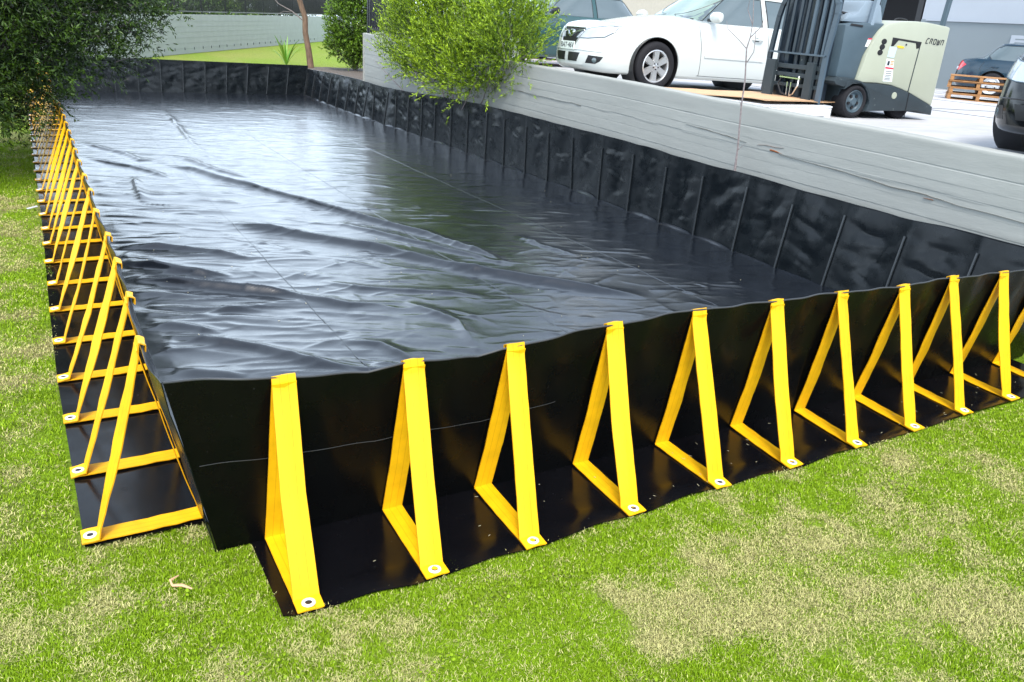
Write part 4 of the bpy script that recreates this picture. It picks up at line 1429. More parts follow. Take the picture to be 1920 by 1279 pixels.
        Mm = Matrix.Translation((mx, s * (w + .045), b + .09)) @ Matrix.Diagonal((.62, 1, .92, 1))
        mb.lathe(pr, 20, Mm)
        mo = mb.build("mirror", P.get('mirror', paint), root, smooth=True)
        mb = MB(); mb.box(mx - .03, mx + .03, s * (w - .11), s * (w - .03), b + .03, b + .07); mb.build("mirror_foot", M['gblack'], mo)
    # windscreen and rear glass
    ws = [(-w * .74, b + .035), (-w * .55, zt + .035), (0, zt + .055), (w * .55, zt + .035), (w * .74, b + .035), (0, b + .02)]
    patch("windscreen", gv, ws, (3, 0, 0), (0, 1, 0), Vector((0, 0, 1)), (-1, 0, 0), M['screen_glass'], root, off=.004, rings=8, centre=(0, b + .22))
    seam("screen_trim", gv, ws, (3, 0, 0), (0, 1, 0), (0, 0, 1), (-1, 0, 0), .018, M['gblack'], root, closed=True, off=.002)
    patch("rear_window", gv, ws, (-6, 0, 0), (0, 1, 0), Vector((0, 0, 1)), (1, 0, 0), M['glass'], root, off=.004, rings=8, centre=(0, b + .22))
    # wipers
    mb = MB()
    for y in (-.35, .25):
        h1 = gv.ray_cast(Vector((3, y - .3, b + .045)), Vector((-1, 0, 0))); h2 = gv.ray_cast(Vector((3, y + .3, b + .055)), Vector((-1, 0, 0)))
        if h1[0] and h2[0]: mb.bar(h1[0] + Vector((.02, 0, .0)), h2[0] + Vector((.02, 0, 0)), .014, .014)
    if mb.v: mb.build("wiper", M['gblack'], root)
    # bonnet gap
    seam("bonnet_gap", bv, [(xf - .30, w * .60), (.3, w * .78), (X1 + .02, w * .82)], (0, 0, 3), (1, 0, 0), (0, 1, 0), (0, 0, -1), .005, M['gblack'], body, off=0)
    return root, body, bv, gv, P


def front_end(root, bv, P, plate_text, dark=False, light=None):
    xf = P['xf']; nz = P['nose']
    FX = (3, 0, 0)
    Yv = (0, 1, 0); Zv = Vector((0, 0, 1)); D = (-1, 0, 0)
    # grille : dark opening with chrome wings and badge
    g = [(-.29, nz + .025), (-.26, nz + .05), (.26, nz + .05), (.29, nz + .025), (.19, nz - .15), (-.19, nz - .15)]
    gr = patch("grille", bv, g, FX, Yv, Zv, D, M['gblack'], root, off=.004, rings=5)
    seam("grille_surround", bv, g, FX, Yv, (0, 0, 1), D, .016, M['chrome'] if not dark else M['gblack'], gr, closed=True, off=.006)
    if not dark:
        wing = [(-.27, nz + .02), (-.12, nz - .005), (-.06, nz - .05), (0, nz - .07), (.06, nz - .05), (.12, nz - .005), (.27, nz + .02)]
        seam("grille_wing", bv, wing, FX, Yv, (0, 0, 1), D, .028, M['chrome'], gr, off=.010)
        h = bv.ray_cast(Vector((3, 0, nz - .02)), Vector(D))
        if h[0]:
            mb = MB(); mb.lathe([(.0001, .012), (.04, .010), (.052, 0), (.052, -.02)], 24, Matrix.Translation(h[0] + Vector((.012, 0, 0))) @ Matrix.Rotation(R(-90), 4, 'Z') @ Matrix.Diagonal((1.35, 1, .85, 1)))
            mb.build("badge", M['chrome'], gr, smooth=True)
    # headlamps wrap the corners
    for s in (1, -1):
        U = Vector((-.72, .69 * s, 0)).normalized(); Dh = Vector((-.69, -.72 * s, 0))
        O = Vector((xf - .02, .46 * s, 0)) - Dh * 2.0
        hl = [(-.20, nz - .085), (-.12, nz + .01), (.04, nz + .06), (.26, nz + .095), (.42, nz + .10), (.36, nz + .02), (.24, nz - .05), (.0, nz - .08)]
        lamp = patch("headlamp", bv, hl, O, U, Zv, Dh, M['lamp_white'], root, off=.005, rings=6)
        seam("lamp_edge", bv, hl, O, U, (0, 0, 1), Dh, .011, M['fgrey'], lamp, closed=True, off=.004)
        fg = [(.0, .29), (.04, .395), (.25, .385), (.21, .325), (.15, .29)]
        f = patch("fog_lamp_recess", bv, fg, O, U, Zv, Dh, M['gblack'], root, off=.004, rings=5)
        h = bv.ray_cast(O + U * .13 + Zv * .335, Dh)
        if h[0]:
            mb = MB(); mb.lathe([(.0001, .014), (.03, .010), (.036, 0)], 16, Matrix.Translation(h[0]) @ Vector((0, 1, 0)).rotation_difference(-Dh).to_matrix().to_4x4())
            mb.build("fog_lamp", M['glass'], f, smooth=True)
    # lower intake, split in the middle
    for y0, y1 in ((-.31, -.045), (.045, .31)):
        k = .05 if y1 > 0 else -.05
        lo = [(y0, .415), (y1, .415), (y1 - (.05 if y1 > .2 else 0), .30), (y0 + (.05 if y0 < -.2 else 0), .30)]
        patch("lower_intake", bv, lo, FX, Yv, Zv, D, M['gblack'], root, off=.004, rings=4)
    seam("bumper_crease", bv, [(-.62, .445), (-.3, .455), (.3, .455), (.62, .445)], FX, Yv, (0, 0, 1), D, .012, M['cwhite'] if not dark else M['gblack'], root, off=.004)
    if plate_text:
        h = bv.ray_cast(Vector((3, 0, .50)), Vector(D))
        p = empty_part("number_plate", root, h[0] + Vector((.014, 0, 0)))
        mb = MB(); mb.box(-.008, .004, -.186, .186, -.054, .054); pl = mb.build("number_plate", M['plate'], root, bevel=.003)
        pl.location = h[0] + Vector((.014, 0, 0))
        bpy.data.objects.remove(p)
        t = text_mesh(plate_text, .098, .001)
        o = add("plate_lettering", t, M['ink'], pl); o.rotation_euler = (R(90), 0, R(90)); o.location = (.0055, 0, 0)


def empty_part(n, parent, loc):
    o = bpy.data.objects.new(n, None); COL.objects.link(o); o.parent = parent; o.location = loc; return o


r_, b_, bv_, gv_, P_ = make_car("parked_car", "white sedan parked nose to the concrete wall beside the forklift", M['cwhite'], (7.19, 7.24, PZ), R(176.2), -1.0, P=dict(nose=.69))
front_end(r_, bv_, P_, "BAT·46V")
r_, b_, bv_, gv_, P_ = make_car("parked_car", "dark green sedan parked between the big bush and the white car", M['cgreen'], (7.55, 12.0, PZ), R(180), -.5,
                                P=dict(mirror=M['gblack'], trim=False, wheels="steel", roof=1.43, belt=.94))
front_end(r_, bv_, P_, None, dark=True)
r_, b_, bv_, gv_, P_ = make_car("parked_car", "bright red car glimpsed through the top of the big bush", M['cred'], (8.75, 15.7, PZ), R(180), 0, P=dict(trim=False, wheels="steel"))
front_end(r_, bv_, P_, None, dark=True)
r_, b_, bv_, gv_, P_ = make_car("parked_car", "glossy black car cut off by the right edge with one headlamp showing", M['cblack'], (7.22, .64, PZ), R(180), 0,
                                P=dict(trim=False, wheels="six", nose=.66, belt=.97, roof=1.48, w=.80))
front_end(r_, bv_, P_, None, dark=True)
r_, b_, bv_, gv_, P_ = make_car("parked_car", "dark teal sedan with a red tail lamp parked along the warehouse wall", M['cteal'], (23.2, 8.0, float(pz(22.9))), R(-70), 0, P=dict(trim=False, wheels="steel"))
for s in (1, -1):
    U = Vector((.75, .66 * s, 0)).normalized(); Dh = Vector((.66, -.75 * s, 0)).normalized(); O = Vector((P_['xr'] + .02, .55 * s, 0)) - Dh * 2
    patch("tail_lamp", bv_, [(-.20, .62), (-.18, .84), (.05, .90), (.30, .80), (.12, .66)], O, U, Vector((0, 0, 1)), Dh, M['red_lens'], r_, off=.006, rings=5)
    h = bv_.ray_cast(O + U * -.02 + Vector((0, 0, .70)), Dh)
    if h[0]:
        mb = MB(); mb.lathe([(.0001, .02), (.04, .015), (.045, 0)], 14, Matrix.Translation(h[0]) @ Vector((0, 1, 0)).rotation_difference(-Dh).to_matrix().to_4x4())
        mb.build("reversing_lamp", M['lamp_white'], r_, smooth=True)

# ------------------------------------------------------------------ forklift
fk = empty("forklift", "cream and charcoal stand-up forklift with its forks under a pallet beside the white car", "forklift", (7.68, 3.969, PZ), (0, 0, R(174)))


def pmesh(nm, poly, y0, y1, m, bevel=.012, parent=None):
    mb = MB(); mb.prism(poly, y0, y1); return mb.build(nm, m, parent or fk, smooth=True, bevel=bevel)


def smoothpoly(P, it=2):
    for _ in range(it):
        Q = []
        for i in range(len(P)):
            a = P[i]; b = P[(i + 1) % len(P)]
            Q += [(a[0] * .75 + b[0] * .25, a[1] * .75 + b[1] * .25), (a[0] * .25 + b[0] * .75, a[1] * .25 + b[1] * .75)]
        P = Q
    return P


skirt_top = [(-.02, .385), (-.257, .386), (-.485, .370), (-.65, .335), (-.808, .293), (-1.0, .228), (-1.198, .157)]
cream = [(.054, .40)] + [(.02, .52), (-.013, .682), (-.055, .79), (-.102, .88), (-.14, .935), (-.19, .98), (-.25, 1.010), (-.315, 1.030), (-.48, 1.052), (-.657, 1.062), (-.85, 1.060), (-1.16, 1.036), (-1.202, 1.028), (-1.205, .60), (-1.205, .162)] + [(x, z + .004) for x, z in skirt_top[::-1][1:]]
body_f = pmesh("cream_hood", cream, -.53, .53, M['fcream'], bevel=.02)
skirt = [(.20, .40)] + [(-.0, .385)] + skirt_top[1:] + [(-1.208, .06), (-1.15, .075), (-.975, .105), (-.5, .095), (-.16, .085), (-.19, .16), (-.175, .25), (-.11, .33), (.0, .375), (.12, .37), (.22, .31)]
skirt = [(x, max(z, .045)) for x, z in skirt]
pmesh("charcoal_skirt", skirt, -.55, .55, M['fdark'], bevel=.008)
fender = [(-.20, .22), (-.155, .31), (-.07, .385), (.03, .41), (.17, .43), (.32, .44), (.39, .39), (.36, .36), (.24, .335), (.14, .375), (.03, .385), (-.06, .36), (-.13, .29), (-.18, .20)]
pmesh("front_fender", fender, .28, .545, M['fdark'], bevel=.006)
grey = [(.045, .40), (.34, .43), (.335, .75), (.345, .97), (.20, .995), (-.24, 1.015), (-.15, .94), (-.09, .86), (0, .66)]
pmesh("grey_cowl", grey, -.50, .50, M['fgrey'], bevel=.03)
# service door with dark recess above it
def flatprism(nm, poly, y0, y1, m, parent, bevel=.002): return pmesh(nm, poly, y0, y1, m, bevel, parent)
rec = flatprism("door_recess", [(-.345, .878), (-.80, .852), (-.792, .79), (-.74, .776), (-.715, .835), (-.44, .853), (-.385, .79), (-.345, .785)], .52, .533, M['hole'], fk)
mb = MB()
dr = [(-.782, .81), (-.768, .31)]
mb.bar((-.786, .531, .79), (-.765, .531, .312), .006, .012)
mb.build("door_gap", M['fdark'], rec)
mb = MB(); mb.bar((-.765, .552, .305), (-.775, .552, .03), .006, .008); mb.build("skirt_gap", M['hole'], fk)
mb = MB(); mb.lathe([(.0001, .003), (.011, .003), (.011, -.002)], 12, Matrix.Translation((-.57, .532, .812))); mb.build("door_lock", M['ink'], rec)
flatprism("yellow_label", smoothpoly([(-.435, .80), (-.545, .793), (-.55, .768), (-.44, .775)]), .53, .5335, M['yellow'], fk, bevel=0)
flatprism("blue_label", [(-.330, .782), (-.440, .775), (-.428, .665), (-.325, .672)], .53, .533, M['blue_sticker'], fk, bevel=0)
wl_ = flatprism("white_label", [(-.322, .655), (-.437, .648), (-.478, .412), (-.335, .412)], .53, .533, M['white_sticker'], fk, bevel=0)
flatprism("red_band", [(-.328, .568), (-.452, .562), (-.455, .545), (-.329, .549)], .5332, .5345, M['red_sticker'], wl_, bevel=0)
mb = MB()
mb.box(-.378, -.345, .5332, .5345, .585, .63)
for z in (.52, .50, .48, .462, .444, .430): mb.box(-.440, -.352, .5332, .5342, z - .003, z + .003)
mb.build("label_print", M['ink'], wl_)["kind"] = "stuff"
mb = MB()
for z in (.628, .612, .596): mb.box(-.437, -.392, .5332, .5342, z - .004, z + .004)
mb.build("label_print", M['orange_lens'], wl_)["kind"] = "stuff"
for x, z in ((-.229, .828), (-.217, .771), (-.203, .713)):
    mb = MB(); mb.lathe([(.0001, .004), (.036, .004), (.040, -.002)], 24, Matrix.Translation((x, .532, z)) @ Matrix.Diagonal((1, 1, .75, 1))); mb.build("vent_hole", M['hole'], fk, smooth=True)
mb = MB(); mb.lathe([(.0001, .004), (.036, .004), (.038, -.002)], 20, Matrix.Translation((-.541, .552, .266))); mb.build("round_port", M['fcream'], fk, smooth=True)
# maker's name in stroked capitals
def strokes(nm, letters, x0, z0, h, w, gap, y, m, parent, slant=.22, th=.0085):
    G = dict(C=[[(.95, 1), (.25, 1), (0, .62), (0, .0), (.85, 0)]], R=[[(0, 0), (0, 1), (.62, 1), (.9, .75), (.55, .45), (.9, 0)]], O=[[(0, .0), (0, 1), (.9, 1), (.9, 0), (0, 0)]],
             W=[[(0, 1), (0, 0), (.9, 0), (.9, 1)], [(.45, 0), (.45, .85)]], N=[[(0, 0), (0, 1), (.9, 1), (.9, 0)]])
    mb = MB(); cx = 0
    for ch in letters:
        for ln in G[ch]:
            pts = [Vector((x0 - (cx + px * w + slant * pz * h), y, z0 + pz * h - .035 * (cx + px * w))) for px, pz in ln]
            for a, b in zip(pts[:-1], pts[1:]): mb.bar(a, b, .0025, th, up=(0, 0, 1)) if abs((b - a).normalized().z) < .5 else mb.bar(a, b, th, .0025, up=(0, 1, 0))
        cx += w + gap
    return mb.build(nm, m, parent)


strokes("maker_lettering", "CROWN", -.862, .845, .052, .038, .021, .5335, M['ink'], fk)
flatprism("warning_label", [(-.012, .848), (-.068, .850), (-.030, .762), (.012, .762)], .503, .506, M['white_sticker'], fk, bevel=0)
flatprism("warning_label_band", [(-.012, .850), (-.068, .852), (-.062, .838), (-.008, .836)], .5065, .508, M['red_sticker'], fk, bevel=0)
# steering console and seat-like hump
hump = [(.29, 1.0), (.27, 1.04), (.215, 1.095), (.16, 1.075), (.10, 1.10), (.06, 1.17), (.02, 1.215), (-.05, 1.236), (-.165, 1.225), (-.216, 1.19), (-.245, 1.12), (-.275, 1.05), (-.30, 1.0)]
pmesh("console", hump, -.05, .40, M['flight'], bevel=.03)
mb = MB(); mb.tube([(.20 + .13 * math.cos(t), .20 + .13 * math.sin(t), 1.085 + .02 * math.cos(t)) for t in np.linspace(0, 2 * math.pi, 25)], .012, 8, cap=False); mb.build("tiller_wheel", M['gblack'], fk, smooth=True)
flatprism("cowl_slot", [(.28, .965), (.10, .955), (.10, .975), (.26, .985)], .49, .508, M['hole'], fk, bevel=.003)
mb = MB(); mb.tube([(-.66 + .10 * math.cos(t), .30, 1.062 + .025 * math.sin(t)) for t in np.linspace(0, math.pi, 10)], .008, 6); mb.build("grab_handle", M['gblack'], fk, smooth=True)
# overhead guard
for (xa, xb, y, w_) in ((-.03, -.15, .47, .055), (-.03, -.15, -.47, .055), (-1.13, -1.21, .47, .05), (-1.13, -1.21, -.47, .05)):
    mb = MB(); mb.bar((xa, y, .90 if xa > -.5 else 1.03), (xb, y, 2.12), .045, w_, up=(0, 1, 0)); mb.build("guard_post", M['flight'] if xa > -.5 else M['fgrey'], fk, bevel=.006)
gd = MB(); gd.box(-1.24, -.10, -.50, -.45, 2.10, 2.15); gd.box(-1.24, -.10, .45, .50, 2.10, 2.15)
for x in np.linspace(-1.22, -.12, 9): gd.box(x - .02, x + .02, -.45, .45, 2.11, 2.14)
gd.build("overhead_guard", M['fgrey'], fk)
# wheels
for s in (1, -1):
    t = wheel_parts(fk, .025, s * .525, .183, s, "disc", M['fgrey'], w=.16)
for s in (.25, -.25):
    mb = MB(); mb.lathe([(.0001, .07), (.13, .07), (.15, .05), (.15, -.05), (.13, -.07), (.0001, -.07)], 28); t = mb.build("caster_wheel", M['tyre'], fk, smooth=True); t.location = (-.78, s * 1.6, .15)
mb = MB(); mb.box(-1.1, .2, -.45, .45, .13, .35); mb.build("chassis", M['fdark'], fk)
# mast: channels, cylinder, carriage, load backrest
mx = .42
for y in (-.33, .33):
    mb = MB()
    mb.box(mx - .11, mx - .01, y - .045, y + .045, .06, 2.2); mb.build("outer_mast_rail", M['fmast'], fk, bevel=.006)
for y in (-.235, .235):
    mb = MB(); mb.box(mx - .08, mx + .0, y - .035, y + .035, .10, 2.15); mb.build("inner_mast_rail", M['fmast'], fk, bevel=.006)
for y, r0 in ((-.12, .032), (.12, .032), (0, .045)):
    mb = MB(); mb.tube([(mx - .05, y, .12), (mx - .05, y, 2.0)], r0, 14); mb.build("lift_cylinder", M['fmast'] if r0 < .04 else M['fdark'], fk, smooth=True)
mb = MB(); mb.box(mx - .10, mx - .02, -.33, .33, .08, .18); mb.box(mx - .10, mx - .02, -.33, .33, 1.3, 1.38); mb.build("mast_crossmember", M['fmast'], fk)
bx = mx + .07
for pts, w_ in (([(-.455, .20), (-.438, .64), (-.395, 1.02), (-.36, 1.15), (-.31, 1.22), (-.25, 1.25), (.0, 1.27)], .062), ([(.455, .10), (.455, .63), (.505, 1.06), (.50, 1.16), (.46, 1.23), (.38, 1.26), (.0, 1.27)], .062)):
    mb = MB()
    P = [Vector((bx, a, b)) for a, b in pts]
    for a, b in zip(P[:-1], P[1:]): mb.bar(a, b + (b - a).normalized() * .008, w_, .03, up=(1, 0, 0))
    mb.build("backrest_frame", M['fmastl'] if pts[0][0] > 0 else M['fmast'], fk)
for y in (-.30, -.17, -.055, .055, .165, .29, .395):
    mb = MB(); mb.bar((bx, y, .63), (bx, y + .02, 1.25), .030 if abs(y) > .2 else .04, .022, up=(1, 0, 0)); mb.build("backrest_bar", M['fmastl'] if y > .1 else M['fmast'], fk)
mb = MB(); mb.bar((bx + .015, -.43, .645), (bx + .015, .46, .635), .03, .018, up=(0, 0, 1)); mb.build("backrest_crossbar", M['fmastl'], fk)
for z, h_ in ((.50, .05), (.41, .045), (.30, .04)):
    mb = MB(); mb.box(bx - .03, bx + .01, -.42, .42, z - h_ / 2, z + h_ / 2); mb.build("carriage_bar", M['fdark'], fk, bevel=.004)
for y0, y1 in ((-.42, -.27), (.245, .36)):
    mb = MB(); mb.box(bx + .012, bx + .055, y0, y1, .10, .56); mb.box(bx + .012, bx + 1.05, y0, y1, .085, .12); mb.build("fork", M['fdark'], fk, bevel=.005)
for k, pts in enumerate(([(bx + .02, -.14, .40), (bx + .05, -.17, .30), (bx + .05, -.10, .21), (bx + .02, .0, .18)], [(bx + .02, .13, .40), (bx + .05, .16, .30), (bx + .05, .10, .21), (bx + .02, .02, .18)])):
    mb = MB(); mb.tube(pts, .010, 6); mb.build("hydraulic_hose", M['chrome'] if k else M['gblack'], fk, smooth=True)
mb = MB(); mb.bar((bx + .03, -.03, .33), (bx + .03, -.02, .19), .014, .014); mb.bar((bx + .03, .03, .33), (bx + .03, .03, .19), .014, .014); mb.bar((bx + .03, -.17, .38), (bx + .03, .17, .375), .02, .014); mb.build("hose_fittings", M['chrome'], fk)

# ------------------------------------------------------------------ pallets
def pallet(root_name, label, loc, rz, L=1.2, Wd=1.0, H=.125, m=None, group=None, nb=7):
    root = empty(root_name, label, "pallet", loc, (0, 0, rz), group)
    m = m or M['wood']
    mb = MB(); mb.box(-L / 2, L / 2, -.05, .05, 0, .018); brd = mb.mesh("deck_board", bevel=.003); brd.materials.append(m)
    for k in range(nb):
        y = -Wd / 2 + .05 + k * (Wd - .1) / (nb - 1)
        for z in (H - .018,) + ((0,) if k in (0, nb // 2, nb - 1) else ()):
            o = bpy.data.objects.new("deck_board", brd); COL.objects.link(o); o.parent = root; o.location = (0, y + rnd.uniform(-.004, .004), z); o.rotation_euler = (0, 0, rnd.uniform(-.008, .008))
    mb = MB(); mb.box(-.035, .035, -Wd / 2, Wd / 2, .0185, H - .0185); br2 = mb.mesh("bearer", bevel=.003); br2.materials.append(m)
    for x in (-L / 2 + .04, 0, L / 2 - .04):
        o = bpy.data.objects.new("bearer", br2); COL.objects.link(o); o.parent = root; o.location = (x, 0, 0)
    return root


names = ["bottom wooden pallet of the stack beside the teal car", "second wooden pallet from the bottom of the stack", "third wooden pallet from the bottom of the stack", "topmost wooden pallet of the stack with sagging boards"]
for k in range(4):
    pallet("wooden_pallet", names[k], (17.75 + rnd.uniform(-.03, .03), 8.25 + rnd.uniform(-.03, .03), float(pz(17.75)) + .128 * k + .004), R(-55) + rnd.uniform(-.05, .05), group="wooden pallets stacked beside the teal car")
pallet("white_pallet", "white wrapped pallet lying under the cardboard sheet at the forks", (6.70, 4.02, PZ + .004), R(90), L=1.2, Wd=1.06, H=.125, m=M['wplast'], nb=9)
cs = MB()
nx, ny = 26, 18
P = np.zeros((nx, ny, 3))
for i in range(nx):
    for j in range(ny):
        x = -1.55 + 2.45 * i / (nx - 1); y = -.62 + 1.25 * j / (ny - 1)
        P[i, j] = (x, y, .0 + .018 * math.sin(x * 2.2 + y) + .010 * vnoise(np.array(x * 3), np.array(y * 3), 400) - .07 * max(0, (-x - .6)))
Q = P.copy(); Q[..., 2] -= .006
idx = np.arange(nx * ny).reshape(nx, ny); o_ = nx * ny
f = np.stack([idx[:-1, :-1], idx[1:, :-1], idx[1:, 1:], idx[:-1, 1:]], -1).reshape(-1, 4)
sd = [np.stack([e[:-1], e[1:], e[1:] + o_, e[:-1] + o_], -1) for e in (idx[0], idx[-1], idx[:, 0], idx[:, -1])]
cme = mesh_from("cardboard_sheet", np.concatenate([P.reshape(-1, 3), Q.reshape(-1, 3)]), np.concatenate([f, f[:, ::-1] + o_] + sd), True)
cso = add("cardboard_sheet", cme, M['card'], loc=(6.82, 4.42, PZ + .155), rot=(0, 0, R(-86)))
tag(cso, "long brown cardboard sheet lying over the white pallet between car and wall", "cardboard")

# wheelie bin beside the teal car
bn = empty("wheelie_bin", "dark green bin standing behind the pallets near the black car", "bin", (20.4, 7.2, float(pz(20.4))), (0, 0, .3))
mb = MB(); mb.prism([(-.25, 0), (.25, 0), (.31, 1.0), (-.29, 1.0)], -.26, .26); mb.build("bin_body", M['bin'], bn, bevel=.02)
mb = MB(); mb.prism([(-.33, 1.0), (.33, 1.0), (.28, 1.07), (-.30, 1.09)], -.29, .29); mb.build("bin_lid", M['bin'], bn, bevel=.015)
for s in (-.24, .24):
    mb = MB(); mb.lathe([(.0001, .02), (.1, .02), (.1, -.02), (.0001, -.02)], 16); t = mb.build("bin_wheel", M['tyre'], bn, smooth=True); t.location = (-.27, s, .1)

# ------------------------------------------------------------------ planting
def leaves(name, base, tip, n_per, L, w, rg, c_in, c_out, parent, spread=.9, m=None, kindstuff=True, outer=None):
    """twigs base->tip (n,3): narrow leaves set round each twig"""
    n = len(base)
    t = rg.random((n, n_per)) ** .8
    P = base[:, None] * (1 - t[..., None]) + tip[:, None] * t[..., None]
    ax = (tip - base); ax /= np.linalg.norm(ax, axis=1)[:, None] + 1e-9
    d = ax[:, None] * rg.uniform(.35, 1.1, (n, n_per, 1)) + rg.normal(0, spread * .55, (n, n_per, 3))
    d /= np.linalg.norm(d, axis=2)[..., None]
    s = np.cross(d, rg.normal(0, 1, (n, n_per, 3))); s /= np.linalg.norm(s, axis=2)[..., None] + 1e-9
    l = L * rg.uniform(.6, 1.25, (n, n_per, 1)); ww = w * rg.uniform(.7, 1.2, (n, n_per, 1))
    A = P; B = P + d * l * .5 + s * ww; Cc = P + d * l; D = P + d * l * .5 - s * ww
    V = np.stack([A, B, Cc, D], 2).reshape(-1, 3)
    F = (np.arange(n * n_per)[:, None] * 4 + np.arange(4)[None]).astype(np.int64)
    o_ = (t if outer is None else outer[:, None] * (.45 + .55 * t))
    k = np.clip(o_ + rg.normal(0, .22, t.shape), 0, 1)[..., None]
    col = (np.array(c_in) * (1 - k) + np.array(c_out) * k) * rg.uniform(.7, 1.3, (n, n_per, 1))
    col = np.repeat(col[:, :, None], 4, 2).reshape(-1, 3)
    me = mesh_from(name, V, F, False, cols=col)
    o = add(name, me, m or M['leaf'], parent)
    if kindstuff: o["kind"] = "stuff"
    return o


def shrub(name, label, cat, loc, lobes, ntwig, n_per, L, w, c_in, c_out, seed, stems=7, twig_len=(.2, .45), stem_r=.018, trunk=None, up=.35, lo=.35, bark='bark', group=None, spread=.8):
    rg = np.random.default_rng(seed); root = empty(name, label, cat, loc, group=group)
    base = []; tip = []; outer = []
    lob = np.array(lobes, float)                    # x y z rx ry rz
    vol = lob[:, 3] * lob[:, 4] * lob[:, 5]; pr = vol ** .75; pr /= pr.sum()
    which = rg.choice(len(lob), ntwig, p=pr)
    d = rg.normal(0, 1, (ntwig, 3)); d /= np.linalg.norm(d, axis=1)[:, None]
    r = rg.uniform(lo, 1.0, ntwig) ** .7
    c = lob[which, :3]; ra = lob[which, 3:]
    b = c + d * ra * r[:, None]
    dirn = d * .8 + rg.normal(0, .35, (ntwig, 3)) + np.array([0, 0, up])
    dirn /= np.linalg.norm(dirn, axis=1)[:, None]
    ln = rg.uniform(*twig_len, ntwig)[:, None]
    tp = b + dirn * ln
    keep = tp[:, 2] > .05
    b, tp, r = b[keep], tp[keep], r[keep]
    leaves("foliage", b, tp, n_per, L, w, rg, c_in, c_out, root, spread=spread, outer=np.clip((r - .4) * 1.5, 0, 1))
    mb = MB()
    start = Vector((0, 0, 0)) if trunk is None else Vector(trunk[-1][:3])
    if trunk is not None:
        mt = MB(); mt.tube([t[:3] for t in trunk], [t[3] for t in trunk], 10); mt.build("trunk", M[bark], root, smooth=True)
    for k in range(stems):
        l = lob[rg.integers(len(lob))]
        e = Vector(l[:3]) + Vector(rg.normal(0, .45, 3) * l[3:])
        mid = start.lerp(e, .5) + Vector(rg.normal(0, .07, 3))
        mb.tube([start, start.lerp(mid, .5) + Vector(rg.normal(0, .03, 3)), mid, mid.lerp(e, .6), e], [stem_r, stem_r * .8, stem_r * .6, stem_r * .4, stem_r * .15], 6)
    # fine twigs
    idx = rg.choice(len(b), min(len(b), 260), replace=False)
    for i in idx: mb.tube([b[i] - (tp[i] - b[i]) * .6, b[i], tp[i]], [.004, .003, .0015], 4, cap=False)
    mb.build("branches", M['twig'], root, smooth=True)
    return root


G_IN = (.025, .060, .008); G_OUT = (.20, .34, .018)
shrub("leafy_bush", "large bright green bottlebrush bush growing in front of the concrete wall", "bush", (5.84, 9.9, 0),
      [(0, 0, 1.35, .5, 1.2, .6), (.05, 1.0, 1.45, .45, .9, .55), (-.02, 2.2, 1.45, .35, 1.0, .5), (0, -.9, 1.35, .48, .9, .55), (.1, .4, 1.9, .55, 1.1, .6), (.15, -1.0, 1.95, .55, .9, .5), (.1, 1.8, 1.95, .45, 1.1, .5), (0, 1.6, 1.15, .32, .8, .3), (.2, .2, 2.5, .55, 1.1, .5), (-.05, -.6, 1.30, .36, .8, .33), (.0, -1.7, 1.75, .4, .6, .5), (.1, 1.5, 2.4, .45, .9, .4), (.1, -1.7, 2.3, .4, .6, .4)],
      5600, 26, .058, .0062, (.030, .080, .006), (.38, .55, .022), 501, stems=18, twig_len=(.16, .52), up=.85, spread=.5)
shrub("leafy_bush", "tall mid green bush with a thin leaning trunk left of the wall corner", "bush", (9.9, 26.4, 0),
      [(0, 0, 1.6, .95, .9, 1.0), (.2, .2, 2.5, .9, .9, .8), (-.3, 0, .9, .7, .7, .5), (.3, 0, .8, .7, .7, .6)], 3000, 14, .09, .018, (.02, .05, .008), (.16, .28, .02), 511, stems=12, twig_len=(.15, .4))
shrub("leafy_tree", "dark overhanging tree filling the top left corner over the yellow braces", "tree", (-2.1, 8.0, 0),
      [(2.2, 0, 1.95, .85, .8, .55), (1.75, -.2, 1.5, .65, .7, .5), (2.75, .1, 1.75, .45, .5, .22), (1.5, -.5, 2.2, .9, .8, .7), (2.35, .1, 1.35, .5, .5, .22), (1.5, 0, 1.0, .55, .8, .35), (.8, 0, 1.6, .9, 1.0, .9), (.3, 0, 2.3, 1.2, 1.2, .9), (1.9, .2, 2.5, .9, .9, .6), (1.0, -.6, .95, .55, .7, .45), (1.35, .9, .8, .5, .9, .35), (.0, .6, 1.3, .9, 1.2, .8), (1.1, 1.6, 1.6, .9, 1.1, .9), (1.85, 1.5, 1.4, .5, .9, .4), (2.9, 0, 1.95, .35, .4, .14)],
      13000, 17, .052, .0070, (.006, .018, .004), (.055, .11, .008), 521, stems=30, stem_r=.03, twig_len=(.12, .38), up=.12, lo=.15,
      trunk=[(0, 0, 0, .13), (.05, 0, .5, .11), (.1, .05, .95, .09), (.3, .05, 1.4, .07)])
# bare trunk by the far lawn
tr = empty("bare_tree", "slim bare brown tree trunk standing at the edge of the bright lawn", "tree", (8.5, 27.7, 0))
mb = MB(); mb.tube([(.15, 0, -.05), (.08, 0, .6), (-.02, .02, 1.2), (-.02, 0, 1.7), (-.25, 0, 2.4), (-.5, 0, 3.4), (-.6, .1, 4.6)], [.125, .11, .10, .10, .09, .07, .04], 12); mb.build("trunk", M['bark'], tr, smooth=True)
mb = MB()
for p, q, r0 in (((-.02, 0, 1.55), (-.9, .2, 2.1), .03), ((-.9, .2, 2.1), (-1.7, .2, 2.9), .018), ((-.3, 0, 2.5), (.5, .1, 3.4), .03), ((-.5, .1, 1.85), (-1.0, 0, 1.75), .012)):
    a, b = Vector(p), Vector(q); mb.tube([a, a.lerp(b, .5) + Vector((0, 0, .06)), b], [r0, r0 * .7, r0 * .4], 6)
